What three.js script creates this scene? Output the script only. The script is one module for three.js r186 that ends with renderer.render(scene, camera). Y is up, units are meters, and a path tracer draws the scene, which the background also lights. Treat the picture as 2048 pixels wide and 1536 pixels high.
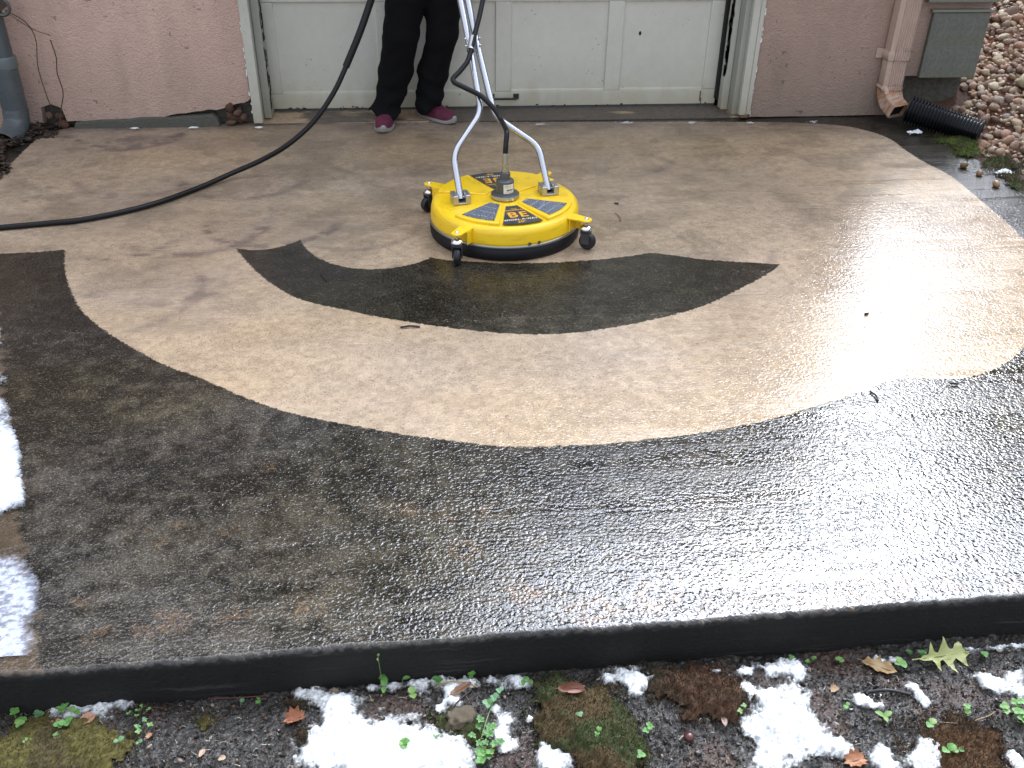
import * as THREE from 'three';
import { RoundedBoxGeometry } from 'three/addons/geometries/RoundedBoxGeometry.js';
import { MarchingCubes } from 'three/addons/objects/MarchingCubes.js';
import { mergeGeometries, mergeVertices } from 'three/addons/utils/BufferGeometryUtils.js';

// ---------------------------------------------------------------- camera, sky, sun, exposure
const scene = new THREE.Scene();
const camera = new THREE.PerspectiveCamera(43.398, 4 / 3, 0.05, 600);
camera.position.set(0, 1.55, 4.763);
camera.up.set(0.03495, 0.83675, -0.54646);
camera.lookAt(0.07614, 1.55 - 0.54744, 4.763 - 0.83338);

const SUN = new THREE.Vector3(0.350, 0.630, -0.692).normalize();
{
  const w = 512, h = 256, d = new Float32Array(w * h * 4), v = new THREE.Vector3();
  for (let r = 0; r < h; r++) for (let c = 0; c < w; c++) {
    const up = ((r + 0.5) / h - 0.5) * Math.PI, ro = ((c + 0.5) / w - 0.5) * 2 * Math.PI;
    v.set(Math.cos(ro) * Math.cos(up), Math.sin(up), Math.sin(ro) * Math.cos(up));
    const k = v.dot(SUN), el = Math.max(v.y, 0);
    let L = 0.84 + 0.15 * el + 0.4 * Math.pow(Math.max(0, 0.5 + 0.5 * k), 4) + 12 * Math.exp((k - 1) * 8.5) + 10.0 * Math.exp((k - 1) * 50);
    if (v.y < 0) L = 0.25;
    const o = (r * w + c) * 4;
    d[o] = L * 0.91; d[o + 1] = L * 0.985; d[o + 2] = L * 1.15; d[o + 3] = 1;
  }
  const sky = new THREE.DataTexture(d, w, h, THREE.RGBAFormat, THREE.FloatType);
  sky.mapping = THREE.EquirectangularReflectionMapping; sky.magFilter = THREE.LinearFilter; sky.needsUpdate = true;
  scene.background = sky; scene.environment = sky;
}
const sun = new THREE.DirectionalLight(0xfff6ea, 0.9);
sun.position.copy(SUN).multiplyScalar(20); sun.castShadow = true; sun.shadow.radius = 24;
sun.shadow.mapSize.set(2048, 2048);
Object.assign(sun.shadow.camera, { left: -7, right: 7, top: 7, bottom: -7, near: 1, far: 50 });
scene.add(sun);
const renderer = new THREE.WebGLRenderer({ antialias: true });
renderer.setSize(1024, 768);
renderer.toneMapping = THREE.LinearToneMapping;
renderer.toneMappingExposure = 1.3;
renderer.shadowMap.enabled = true;

// ---------------------------------------------------------------- helpers
function rng(s) { return () => { s = (s + 0x6d2b79f5) | 0; let t = Math.imul(s ^ (s >>> 15), 1 | s); t = (t + Math.imul(t ^ (t >>> 7), 61 | t)) ^ t; return ((t ^ (t >>> 14)) >>> 0) / 4294967296; }; }
const R = rng(7), rr = (a, b) => a + (b - a) * R(), V = (x, y, z) => new THREE.Vector3(x, y, z);
const clamp = (x, a = 0, b = 1) => Math.min(b, Math.max(a, x)), mix = (a, b, t) => a + (b - a) * t, sst = (a, b, x) => { const t = clamp((x - a) / (b - a)); return t * t * (3 - 2 * t); };
const NT = new Float32Array(65536); { const q = rng(99); for (let i = 0; i < 65536; i++) NT[i] = q(); }
function noise(x, y) {
  const xf = Math.floor(x), yf = Math.floor(y); let u = x - xf, v = y - yf; u = u * u * (3 - 2 * u); v = v * v * (3 - 2 * v);
  const x0 = xf & 255, x1 = (xf + 1) & 255, y0 = (yf & 255) << 8, y1 = ((yf + 1) & 255) << 8;
  const a = NT[y0 + x0], b = NT[y0 + x1], c = NT[y1 + x0], d = NT[y1 + x1];
  return a + (b - a) * u + (c - a + (a - b - c + d) * u) * v;
}
function fbm(x, y, o = 4) { let s = 0, a = 0.5, t = 0; for (let i = 0; i < o; i++) { s += a * noise(x, y); t += a; a *= 0.5; x = x * 2.03 + 17.3; y = y * 2.03 + 9.1; } return s / t; }
const LUT = new Uint8Array(4097); for (let i = 0; i < 4097; i++) { const l = i / 4096; LUT[i] = Math.round(255 * (l <= 0.0031308 ? l * 12.92 : 1.055 * Math.pow(l, 1 / 2.4) - 0.055)); }
const enc = (l) => LUT[clamp(l) * 4096 | 0];
function tex(w, h, fn, srgb = true, rep) {            // fn(u, v, out) -> out = linear rgb, or values 0..1
  const d = new Uint8Array(w * h * 4), o = [0, 0, 0];
  for (let y = 0, i = 0; y < h; y++) for (let x = 0; x < w; x++, i += 4) {
    fn((x + 0.5) / w, (y + 0.5) / h, o);
    for (let c = 0; c < 3; c++) d[i + c] = srgb ? enc(o[c]) : clamp(o[c]) * 255;
    d[i + 3] = 255;
  }
  return dtex(d, w, h, srgb, rep);
}
function dtex(d, w, h, srgb, rep) {
  const t = new THREE.DataTexture(d, w, h); t.magFilter = THREE.LinearFilter; t.minFilter = THREE.LinearFilter;
  t.wrapS = t.wrapT = rep ? THREE.RepeatWrapping : THREE.ClampToEdgeWrapping;
  if (rep) t.repeat.set(rep[0], rep[1]);
  if (srgb) t.colorSpace = THREE.SRGBColorSpace;
  t.needsUpdate = true; return t;
}
const mat = (rgb, rough = 0.6, o = {}) => new THREE.MeshPhysicalMaterial({ color: new THREE.Color().setRGB(...rgb), roughness: rough, ...o });
const used = new Map();
function numbered(n) { const k = used.get(n) ?? 0; used.set(n, k + 1); return k ? n + '_' + String(k).padStart(3, '0') : n; }
function tag(o, label, category, group, kind) {
  o.userData = { ...o.userData }; if (label) o.userData.label = label; if (category) o.userData.category = category;
  if (group) o.userData.group = group; if (kind) o.userData.kind = kind; return o;
}
function shade(m) { m.castShadow = m.receiveShadow = true; return m; }
function thing(name, label, category, group, kind) { const o = new THREE.Group(); o.name = numbered(name); scene.add(o); return tag(o, label, category, group, kind); }
function obj(name, geo, m, parent) {
  if (Array.isArray(geo)) geo = merge(geo);
  const o = shade(new THREE.Mesh(geo, m));
  o.name = parent ? name : numbered(name); (parent ?? scene).add(o); return o;
}
function merge(list) {
  const keep = list.every((g) => g.attributes.color);
  return mergeGeometries(list.map((g) => { g = g.index ? g.toNonIndexed() : g; for (const k of Object.keys(g.attributes)) if (!['position', 'normal', 'uv'].includes(k) && !(k === 'color' && keep)) g.deleteAttribute(k);
    if (!g.attributes.uv) g.setAttribute('uv', new THREE.BufferAttribute(new Float32Array(g.attributes.position.count * 2), 2)); return g; }));
}
function bx(w, h, d, x, y, z, r = 0.004) { const g = r ? new RoundedBoxGeometry(w, h, d, 2, Math.min(r, w / 2.1, h / 2.1, d / 2.1)) : new THREE.BoxGeometry(w, h, d); return g.translate(x, y, z); }
const span = (x0, x1, y0, y1, z0, z1, r) => bx(x1 - x0, y1 - y0, z1 - z0, (x0 + x1) / 2, (y0 + y1) / 2, (z0 + z1) / 2, r);
const curve = (pts, t = 0.5) => new THREE.CatmullRomCurve3(pts.map((p) => p.isVector3 ? p : V(...p)), false, 'catmullrom', t);
function tube(pts, r, seg = 40, rad = 10) { return new THREE.TubeGeometry(pts.getPoint ? pts : curve(pts), seg, r, rad); }
function bent(pts, rad) {                              // straight runs joined by round bends
  const p = pts.map((q) => q.isVector3 ? q : V(...q)), path = new THREE.CurvePath(); let a = p[0];
  for (let i = 1; i < p.length - 1; i++) {
    const i0 = p[i].clone().add(p[i - 1].clone().sub(p[i]).setLength(rad)), i1 = p[i].clone().add(p[i + 1].clone().sub(p[i]).setLength(rad));
    path.add(new THREE.LineCurve3(a, i0)); path.add(new THREE.QuadraticBezierCurve3(i0, p[i], i1)); a = i1;
  }
  path.add(new THREE.LineCurve3(a, p[p.length - 1])); return path;
}
const lathe = (pts, n = 64) => new THREE.LatheGeometry(pts.map((p) => new THREE.Vector2(...p)), n);
function loft(rings, caps = true) {
  const n = rings[0].length, pos = [], uv = [], idx = [];
  rings.forEach((r, j) => r.forEach((p, i) => { pos.push(p.x, p.y, p.z); uv.push(i / n, j / (rings.length - 1)); }));
  for (let j = 0; j < rings.length - 1; j++) for (let i = 0; i < n; i++) { const a = j * n + i, b = j * n + (i + 1) % n; idx.push(a, b, a + n, b, b + n, a + n); }
  if (caps) for (const [j, f] of [[0, 1], [rings.length - 1, 0]]) {
    const c = rings[j].reduce((s, p) => s.add(p), V(0, 0, 0)).divideScalar(n), k = pos.length / 3; pos.push(c.x, c.y, c.z); uv.push(0.5, 0.5);
    for (let i = 0; i < n; i++) { const a = j * n + i, b = j * n + (i + 1) % n; f ? idx.push(k, b, a) : idx.push(k, a, b); }
  }
  const g = new THREE.BufferGeometry(); g.setAttribute('position', new THREE.Float32BufferAttribute(pos, 3)); g.setAttribute('uv', new THREE.Float32BufferAttribute(uv, 2)); g.setIndex(idx); g.computeVertexNormals(); return g;
}
function grid(x0, x1, z0, z1, step, fn) {              // height sheet: fn(x, z) -> [y, r, g, b, a] or null where there is none
  const nx = Math.round((x1 - x0) / step), nz = Math.round((z1 - z0) / step), pos = [], col = [], uv = [], idx = [], id = new Int32Array((nx + 1) * (nz + 1)).fill(-1);
  for (let j = 0; j <= nz; j++) for (let i = 0; i <= nx; i++) {
    const x = x0 + (x1 - x0) * i / nx, z = z0 + (z1 - z0) * j / nz, f = fn(x, z); if (!f) continue;
    id[j * (nx + 1) + i] = pos.length / 3; pos.push(x, f[0], z); uv.push(x, z); col.push(f[1], f[2], f[3], f[4] ?? 1);
  }
  for (let j = 0; j < nz; j++) for (let i = 0; i < nx; i++) {
    const a = id[j * (nx + 1) + i], b = id[j * (nx + 1) + i + 1], c = id[(j + 1) * (nx + 1) + i], d = id[(j + 1) * (nx + 1) + i + 1];
    if (a < 0 || b < 0 || c < 0 || d < 0) continue; idx.push(a, c, b, b, c, d);
  }
  const g = new THREE.BufferGeometry(); g.setAttribute('position', new THREE.Float32BufferAttribute(pos, 3)); g.setAttribute('uv', new THREE.Float32BufferAttribute(uv, 2));
  g.setAttribute('color', new THREE.Float32BufferAttribute(col, 4)); g.setIndex(idx); g.computeVertexNormals(); return g;
}
const sstep = (e0, e1, x) => sst(e0, e1, x);

// ---------------------------------------------------------------- driveway slab
const CLEAN = [[-1.35,1.40],[-1.30,1.57],[-1.22,1.76],[-1.14,1.90],[-1.04,2.02],[-0.95,2.11],[-0.82,2.23],[-0.70,2.31],[-0.57,2.41],[-0.45,2.49],[-0.32,2.55],[-0.19,2.60],[-0.08,2.64],[0.03,2.67],[0.13,2.70],[0.24,2.71],[0.33,2.712],[0.43,2.712],[0.55,2.70],[0.68,2.685],[0.80,2.66],[0.92,2.63],[1.03,2.59],[1.16,2.54],[1.27,2.49],[1.36,2.45],[1.45,2.45],[1.54,2.46],[1.65,2.43],[1.74,2.38],[1.85,2.29],[2.10,2.03],[2.25,1.77],[2.27,1.56],[2.29,1.35],[2.30,1.07],[2.30,0.84],[2.26,0.67],[2.24,0.51],[2.23,0.35],[2.17,0.23],[2.08,0.15],[1.87,0.09],[1.62,0.06],[1.11,0.04],[0.35,0.01],[-0.39,-0.01],[-0.89,-0.04],[-1.03,-0.03],[-1.24,-0.02],[-1.45,-0.03],[-1.66,-0.02],[-1.78,0.03],[-1.84,0.14],[-1.85,0.41],[-1.86,0.62],[-1.9,1.00],[-2.2,1.40],[-1.57,1.42]];
const CRES = [[-0.73,1.42],[-0.66,1.44],[-0.57,1.42],[-0.50,1.36],[-0.47,1.44],[-0.42,1.52],[-0.35,1.58],[-0.26,1.62],[-0.16,1.62],[-0.07,1.59],[-0.01,1.54],[0.06,1.57],[0.17,1.59],[0.27,1.605],[0.46,1.605],[0.61,1.59],[0.72,1.57],[0.82,1.55],[0.98,1.61],[1.15,1.65],[1.26,1.67],[1.17,1.76],[1.03,1.87],[0.89,1.97],[0.70,2.05],[0.53,2.10],[0.39,2.12],[0.23,2.11],[0.04,2.06],[-0.15,1.99],[-0.30,1.92],[-0.45,1.84],[-0.56,1.72],[-0.65,1.58]];
const STAIN = [[-1.51,0.23,0.30,0.12,0.8],[-1.25,0.2,0.25,0.07,0.5],[-0.88,0.29,0.2,0.1,0.4],[-1.06,1.50,0.22,0.08,0.45],[-0.94,1.67,0.26,0.14,0.5],[-0.63,1.24,0.28,0.2,0.5],[-0.66,0.65,0.3,0.18,0.3],[-0.51,0.38,0.26,0.15,0.35],[-0.77,1.89,0.22,0.15,0.3],[-0.28,1.24,0.2,0.18,0.25],[0.71,0.53,0.2,0.12,0.35],[1.53,0.18,0.4,0.11,0.6],[1.86,0.14,0.3,0.1,0.6],[1.03,0.74,0.18,0.08,0.35],[0.09,0.34,0.18,0.1,0.3],[0.64,1.51,0.14,0.06,0.4],[2.2,0.2,0.2,0.12,0.6],[-1.35,1.06,0.3,0.2,0.3],[-0.3,0.15,0.5,0.14,0.55],[0.6,0.12,0.6,0.12,0.4],[-1.0,0.9,0.4,0.2,0.3],[0.2,0.75,0.4,0.12,0.2],[1.5,0.9,0.3,0.15,0.25]];
// faint overlapping sweep marks: centre, radius, from, to, strength, width
const SWEEP = [[-1.2,1.22,0.27,0.2,2.6,0.7,0.05],[-0.92,1.2,0.27,0.1,2.4,0.6,0.06],[-0.62,1.14,0.27,0.3,2.9,0.7,0.05],[-0.3,1.2,0.26,0.2,2.2,0.4,0.04],[-0.8,0.68,0.27,0.0,3.1,0.5,0.05],[-1.25,0.62,0.27,0.4,2.8,0.5,0.06],[0.85,0.5,0.27,0.3,2.5,0.4,0.05],[1.3,0.45,0.27,0.2,2.8,0.35,0.05],[-1.45,0.05,0.27,0.2,2.9,0.9,0.07],[-0.2,0.45,0.27,0.3,2.6,0.4,0.05],[-0.95,1.55,0.3,0.8,2.4,0.5,0.07],[1.0,1.5,0.27,0.2,1.5,0.4,0.04],[-1.1,1.75,0.3,-0.4,1.2,0.4,0.05]];
const RUST = [[-0.72,2.98,0.03],[-0.66,3.02,0.02],[-0.62,2.97,0.025],[-0.5,3.0,0.035],[-0.78,3.2,0.03],[-0.6,3.28,0.06],[-0.45,3.27,0.05],[-0.3,3.25,0.05],[-0.1,2.95,0.05],[0.0,2.98,0.04],[0.12,2.96,0.04],[0.05,3.1,0.05],[0.18,3.24,0.06],[0.32,3.3,0.07],[0.45,3.27,0.08],[0.6,3.28,0.1],[0.72,3.27,0.08],[0.86,3.29,0.09],[0.98,3.27,0.08],[1.1,3.28,0.07],[1.3,3.29,0.06],[-0.72,3.3,0.04],[-1.3,2.75,0.05],[0.03,2.53,0.03],[-0.03,2.5,0.02],[-0.45,2.75,0.03]];
const SX0 = -2.1, SX1 = 2.52, SZ0 = -0.3, SZ1 = 3.6, TN = 2048;
const frontZ = (x) => 3.372 - 0.028 * x;
const slab = thing('driveway_slab', 'concrete driveway slab with swept clean arcs through black grime', null, null, 'structure');
{
  const cv = document.createElement('canvas'); cv.width = cv.height = TN; const c = cv.getContext('2d');
  const px = (x) => (x - SX0) / (SX1 - SX0) * TN, pz = (z) => (z - SZ0) / (SZ1 - SZ0) * TN;
  const smooth = (p, col) => {                        // closed outline through its points, corners kept where the path turns hard
    c.fillStyle = col; c.beginPath(); const n = p.length;
    p.forEach((a, i) => { const b = p[(i + 1) % n], q = p[(i + n - 1) % n], e = p[(i + 2) % n], t = 1 / 6;
      if (i === 0) c.moveTo(px(a[0]), pz(a[1]));
      const hard = (m, k, l) => { const u = Math.atan2(k[1] - m[1], k[0] - m[0]), w = Math.atan2(l[1] - k[1], l[0] - k[0]); return Math.abs(Math.atan2(Math.sin(w - u), Math.cos(w - u))) > 0.75; };
      const t1 = hard(q, a, b) ? 0 : t, t2 = hard(a, b, e) ? 0 : t;
      c.bezierCurveTo(px(a[0] + (b[0] - q[0]) * t1), pz(a[1] + (b[1] - q[1]) * t1), px(b[0] - (e[0] - a[0]) * t2), pz(b[1] - (e[1] - a[1]) * t2), px(b[0]), pz(b[1])); });
    c.closePath(); c.fill();
  };
  c.fillStyle = '#f00'; c.fillRect(0, 0, TN, TN);
  smooth(CLEAN, '#000'); smooth(CRES, '#f00');
  const M = c.getImageData(0, 0, TN, TN).data;
  const soft = (list, a) => {
    c.globalCompositeOperation = 'source-over'; c.fillStyle = '#000'; c.fillRect(0, 0, TN, TN); c.globalCompositeOperation = 'lighter';
    for (const s of list) {
      c.save(); c.translate(px(s[0]), pz(s[1])); c.scale((s[2]) / (SX1 - SX0) * TN, (a ? s[3] : s[2] * 0.7) / (SZ1 - SZ0) * TN);
      const g = c.createRadialGradient(0, 0, 0, 0, 0, 1.3), k = Math.round((a ? s[4] : 0.9) * 255); g.addColorStop(0, `rgb(${k},${k},${k})`); g.addColorStop(0.5, `rgb(${k * 0.7 | 0},0,0)`); g.addColorStop(1, 'rgb(0,0,0)');
      c.fillStyle = g; c.fillRect(-1.3, -1.3, 2.6, 2.6); c.restore();
    }
    if (a) for (const [cx, cz, r, a0, a1, k, lw] of SWEEP) { c.save(); c.translate(px(cx), pz(cz)); c.scale(TN / (SX1 - SX0), TN / (SZ1 - SZ0)); for (let q = 0; q < 4; q++) { c.strokeStyle = `rgba(255,255,255,${k * 0.3})`; c.lineWidth = lw * (0.3 + q * 0.3); c.beginPath(); c.arc(0, 0, r, a0, a1); c.stroke(); } c.restore(); }
    return c.getImageData(0, 0, TN, TN).data;
  };
  const S = soft(STAIN, true), RU = soft(RUST, false);
  const C = new Uint8Array(TN * TN * 4), B = new Uint8Array(TN * TN * 4), Q = new Uint8Array(TN * TN * 4), rnd = rng(5);
  for (let j = 0; j < TN; j++) for (let i = 0; i < TN; i++) {
    const x = SX0 + (i + 0.5) / TN * (SX1 - SX0), z = SZ0 + (j + 0.5) / TN * (SZ1 - SZ0), o = (j * TN + i) * 4;
    const w = rnd(), gr = noise(x * 290, z * 310), g2 = noise(x * 110 + 40, z * 120), med = fbm(x * 22, z * 26, 3), big = fbm(x * 3.1 + 5, z * 3.6, 4), streak = noise(x * 9 + 3, z * 110 + x * 2 + noise(x * 5, z * 9) * 5), blot = fbm(x * 48 + 3, z * 52, 3), st2 = fbm(x * 1.6 + 50, z * 30 + x * 0.8, 3);
    const jx = clamp(i + Math.round((gr - 0.5) * 3 + (w - 0.5) * 2), 0, TN - 1), jz = clamp(j + Math.round((g2 - 0.5) * 4), 0, TN - 1);
    let dirt = M[(jz * TN + jx) * 4] / 255;
    const edge = -1.35 + (z - 2.08) * 0.41 + (med - 0.5) * 0.07, left = z > 1.5 ? sst(0.012, -0.012, x - edge) : 0;
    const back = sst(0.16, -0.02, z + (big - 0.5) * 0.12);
    // washed concrete
    let stain = S[o] / 255; stain *= sst(0.30, 0.62, blot * 0.45 + med * 0.45 + streak * 0.15 + (big - 0.5) * 0.5);
    const mott = sst(0.42, 0.70, fbm(x * 8 + 11, z * 10 + 3, 5)) * 0.24 * sst(2.9, 1.2, z);
    const pit = gr > 0.83 && g2 > 0.55 ? 0.5 : 1, tone = (0.80 + 0.32 * big) * (0.74 + 0.44 * w + 0.16 * (g2 - 0.5)) * (0.74 + 0.52 * blot) * pit, warm = (fbm(x * 1.7 + 31, z * 2.2, 3) - 0.5);
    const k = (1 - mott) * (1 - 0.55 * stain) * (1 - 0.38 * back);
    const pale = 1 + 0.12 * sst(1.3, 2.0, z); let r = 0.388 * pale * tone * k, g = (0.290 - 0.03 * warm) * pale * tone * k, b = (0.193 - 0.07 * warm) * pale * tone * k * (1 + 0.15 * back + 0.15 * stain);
    if (gr > 0.86 && w > 0.75) { r *= 1.25; g *= 1.28; b *= 1.35; }
    // grime
    if (dirt > 0.02) {
      const near = z > 2 ? 1 : 0.45, hue = fbm(x * 2 + 7, z * 2.5 + 77, 3), lum = (0.013 + near * 0.056 * sst(0.33, 0.8, med * 0.4 + big * 0.35 + blot * 0.25)) * (0.35 + 1.2 * w);
      let dr = lum * 1.10, dg = lum * (0.93 + 0.12 * (hue - 0.5)), db = lum * (0.66 + 0.5 * (hue - 0.5));
      if (w > 0.955) { const s = (0.05 + 0.10 * gr) * (0.4 + 0.6 * near); dr += s; dg += s * 0.9; db += s * 0.68; }
      if (g2 > 0.80 && w > 0.6) { const s = 0.05 * near; dr += s; dg += s * 0.85; db += s * 0.6; }
      const ru = clamp(RU[o] / 255 * 1.3) * sst(0.46, 0.68, fbm(x * 60, z * 70, 3) + (w - 0.5) * 0.4);
      { const q = ru * (z > 3.2 && x > 0.1 ? 0.5 : 0.28); dr = mix(dr, 0.22, q); dg = mix(dg, 0.125, q); db = mix(db, 0.062, q); }
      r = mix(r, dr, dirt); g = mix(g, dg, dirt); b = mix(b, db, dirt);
    }
    // the strip of bare brown earth wash along the left side
    if (left > 0) { const e = mix(0.5, 1.3, med) * (0.7 + 0.6 * w); r = mix(r, 0.085 * e, left); g = mix(g, 0.062 * e, left); b = mix(b, 0.040 * e, left); }
    const face = sst(frontZ(x) - 0.012, frontZ(x) + 0.002, z + (g2 - 0.5) * 0.012); if (face > 0) { const e = 0.7 + 0.6 * fbm(x * 8, z * 60, 3) + 5 * sst(0.78, 0.9, noise(x * 4, z * 330)) * sst(0.5, 0.7, noise(x * 11, z * 30)); r = mix(r, 0.005 * e, face); g = mix(g, 0.0045 * e, face); b = mix(b, 0.0035 * e, face); }  // front face painted near black, its backlit shade put into the colour
    C[o] = enc(r); C[o + 1] = enc(g); C[o + 2] = enc(b); C[o + 3] = 255;
    // relief: grains, broom lines and the water film that fills them
    const film = sst(0.47, 0.62, st2 * 0.62 + big * 0.22 + sst(2.7, 3.3, z) * 0.16) * (1 - face);
    const broom = noise(x * 1.3 + 9, z * 170 + x * 1.2), dull = sst(0.44, 0.60, fbm(x * 2.3 + 21, z * 5.5 + 4, 4)) * sst(3.34, 3.1, z);
    const pits = sst(0.50, 0.74, 0.62 * noise(x * 165 + 3, z * 185) + 0.38 * noise(x * 370, z * 400 + 7)), bead = sst(0.66, 0.86, noise(x * 210 + 60, z * 230));
    let hgt = 0.55 - 0.42 * pits + 0.26 * bead + 0.12 * w + 0.16 * broom;
    hgt = mix(hgt * (0.85 + 0.3 * dirt), mix(0.62, hgt, 0.5), film * 0.7);
    const rough = mix(0.17 - 0.06 * dirt + 0.10 * dull + 0.10 * (broom - 0.5), 0.05, film) + 0.18 * sst(2.15, 2.3, x) * dirt + 0.30 * sst(1.6, 0.3, z) * (1 - dirt) + face * 0.75;
    const hv = clamp(hgt) * 255; B[o] = B[o + 1] = B[o + 2] = hv; B[o + 3] = 255; const q = clamp(rough) * 255; Q[o] = Q[o + 1] = Q[o + 2] = q; Q[o + 3] = 255;
  }
  const hf = (x, y) => 0.5 * noise(x * 512, y * 512) + 0.35 * noise(x * 256 + 31, y * 256) + 0.3 * noise(x * 768 + 5, y * 768), e = 1 / 1024;
  const grit = tex(1024, 1024, (u, v, o) => { const dx = (hf(u + e, v) - hf(u - e, v)) * 0.9, dy = (hf(u, v + e) - hf(u, v - e)) * 0.9, l = Math.hypot(dx, dy, 1); o[0] = 0.5 - dx / l / 2; o[1] = 0.5 - dy / l / 2; o[2] = 0.5 + 0.5 / l; }, false, [SX1 - SX0, SZ1 - SZ0]);
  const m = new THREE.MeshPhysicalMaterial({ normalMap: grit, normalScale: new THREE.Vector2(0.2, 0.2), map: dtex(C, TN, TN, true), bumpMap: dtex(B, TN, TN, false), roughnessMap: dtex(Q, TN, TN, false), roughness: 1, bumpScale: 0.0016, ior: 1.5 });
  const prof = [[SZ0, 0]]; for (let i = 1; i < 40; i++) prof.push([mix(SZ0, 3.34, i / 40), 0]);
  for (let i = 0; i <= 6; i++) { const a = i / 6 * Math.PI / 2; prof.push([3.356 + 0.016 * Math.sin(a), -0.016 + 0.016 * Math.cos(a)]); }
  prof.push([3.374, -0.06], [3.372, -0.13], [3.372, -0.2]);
  const nx = 520, pos = [], uv = [], idx = []; let len = 0; const L = prof.map((p, i) => (len += i ? Math.hypot(p[0] - prof[i - 1][0], p[1] - prof[i - 1][1]) : 0));
  for (let i = 0; i <= nx; i++) for (let j = 0; j < prof.length; j++) {
    const x = mix(SX0, SX1, i / nx), t = clamp((prof[j][0] - SZ0) / 3.67), wob = prof[j][0] > 3.33 ? (fbm(x * 9, 3, 3) - 0.5) * 0.010 + (fbm(x * 70, prof[j][1] * 40, 3) - 0.5) * 0.009 : 0;
    pos.push(x, prof[j][1] + (j < 46 ? (noise(x * 2.5, prof[j][0] * 2.5) - 0.5) * 0.003 : 0), prof[j][0] - 0.028 * x * t + wob); uv.push((x - SX0) / (SX1 - SX0), (L[j] - 0.028 * x * t) / (SZ1 - SZ0));
  }
  for (let i = 0; i < nx; i++) for (let j = 0; j < prof.length - 1; j++) { const a = i * prof.length + j, b = a + prof.length; idx.push(a, a + 1, b, b, a + 1, b + 1); }
  const g = new THREE.BufferGeometry(); g.setAttribute('position', new THREE.Float32BufferAttribute(pos, 3)); g.setAttribute('uv', new THREE.Float32BufferAttribute(uv, 2)); g.setIndex(idx); g.computeVertexNormals();
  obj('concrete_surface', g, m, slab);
  obj('side_face', [span(SX1 - 0.3, SX1, -0.2, -0.006, SZ0, 3.27, 0), span(SX0, SX0 + 0.2, -0.2, -0.006, SZ0, 3.36, 0)], mat([0.03, 0.026, 0.02], 0.8), slab);
}

// ---------------------------------------------------------------- ground
const granTex = tex(512, 512, (u, v, o) => { o[0] = o[1] = o[2] = 0.5 * noise(u * 128, v * 128) + 0.5 * noise(u * 64 + 9, v * 64); }, false, [4, 4]);
const earth = new THREE.MeshPhysicalMaterial({ color: new THREE.Color().setRGB(0.055, 0.042, 0.028), roughness: 0.9, bumpMap: granTex, bumpScale: 0.01 });
{ const g = new THREE.PlaneGeometry(500, 500, 1, 1).rotateX(-Math.PI / 2); const u = g.attributes.uv; for (let i = 0; i < u.count; i++) u.setXY(i, u.getX(i) * 500, u.getY(i) * 500);
  tag(obj('ground', g.translate(0, -0.17, 0), earth), 'brown earth around the house', null, null, 'structure'); }
const soilH = (x, z) => {
  const e = sst(3.36, 3.45, z) * 0.012, base = -0.116 + (fbm(x * 7 + 3, z * 7, 3) - 0.5) * 0.035 + e, far = sst(3.9, 4.4, z) + sst(1.5, 1.9, x) + sst(-1.2, -1.6, x);
  return base + (fbm(x * 60, z * 60, 3) - 0.5) * 0.012 + (noise(x * 170, z * 170) - 0.5) * 0.005 + (noise(x * 330, z * 330) - 0.5) * 0.0028 - 0.06 * Math.min(1, far);
};
const FOAM = [
  [[-0.803,3.392,0.029],[-0.759,3.398,0.031],[-0.713,3.402,0.029],[-0.669,3.398,0.022]],
  [[-0.312,3.394,0.020],[-0.269,3.410,0.034],[-0.216,3.423,0.034],[-0.224,3.460,0.028],[-0.231,3.508,0.037],[-0.179,3.540,0.061],[-0.257,3.546,0.051],[-0.101,3.552,0.052],[-0.032,3.569,0.055],[-0.139,3.583,0.082],[0.017,3.583,0.041]],
  [[-0.161,3.390,0.014],[-0.114,3.386,0.024],[-0.061,3.394,0.026],[-0.018,3.388,0.022]],
  [[0.006,3.405,0.030],[0.045,3.396,0.025],[0.006,3.446,0.022],[-0.020,3.463,0.012]],
  [[0.094,3.388,0.020],[0.136,3.388,0.024],[0.156,3.405,0.016]],
  [[0.093,3.471,0.010],[0.112,3.497,0.018],[0.098,3.538,0.025],[0.116,3.568,0.022],[0.162,3.501,0.008]],
  [[0.191,3.562,0.014],[0.187,3.596,0.029],[0.210,3.614,0.031]],
  [[0.338,3.405,0.016],[0.381,3.408,0.032],[0.404,3.430,0.025],[0.388,3.455,0.014]],
  [[0.571,3.409,0.014],[0.636,3.413,0.020],[0.690,3.414,0.026],[0.740,3.402,0.034],[0.752,3.428,0.020]],
  [[0.621,3.465,0.022],[0.657,3.487,0.032],[0.722,3.485,0.032],[0.673,3.538,0.046],[0.710,3.553,0.042],[0.616,3.552,0.034],[0.738,3.591,0.038],[0.651,3.608,0.042],[0.780,3.617,0.022],[0.612,3.633,0.031]],
  [[0.866,3.517,0.018],[0.849,3.507,0.016],[0.883,3.529,0.012]],
  [[0.981,3.478,0.016],[0.985,3.505,0.016],[0.987,3.524,0.010]],
  [[0.943,3.390,0.014],[0.980,3.394,0.015]],
  [[1.120,3.372,0.018],[1.165,3.372,0.020],[1.221,3.369,0.025],[1.277,3.366,0.031]],
  [[1.137,3.476,0.024],[1.162,3.491,0.027],[1.210,3.475,0.027],[1.205,3.514,0.020]],
  [[0.845,3.633,0.022],[0.848,3.662,0.027]],
  [[0.942,3.623,0.022],[0.952,3.647,0.029],[0.915,3.661,0.027]],
  [[1.106,3.658,0.016],[1.104,3.681,0.020]]];
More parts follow.
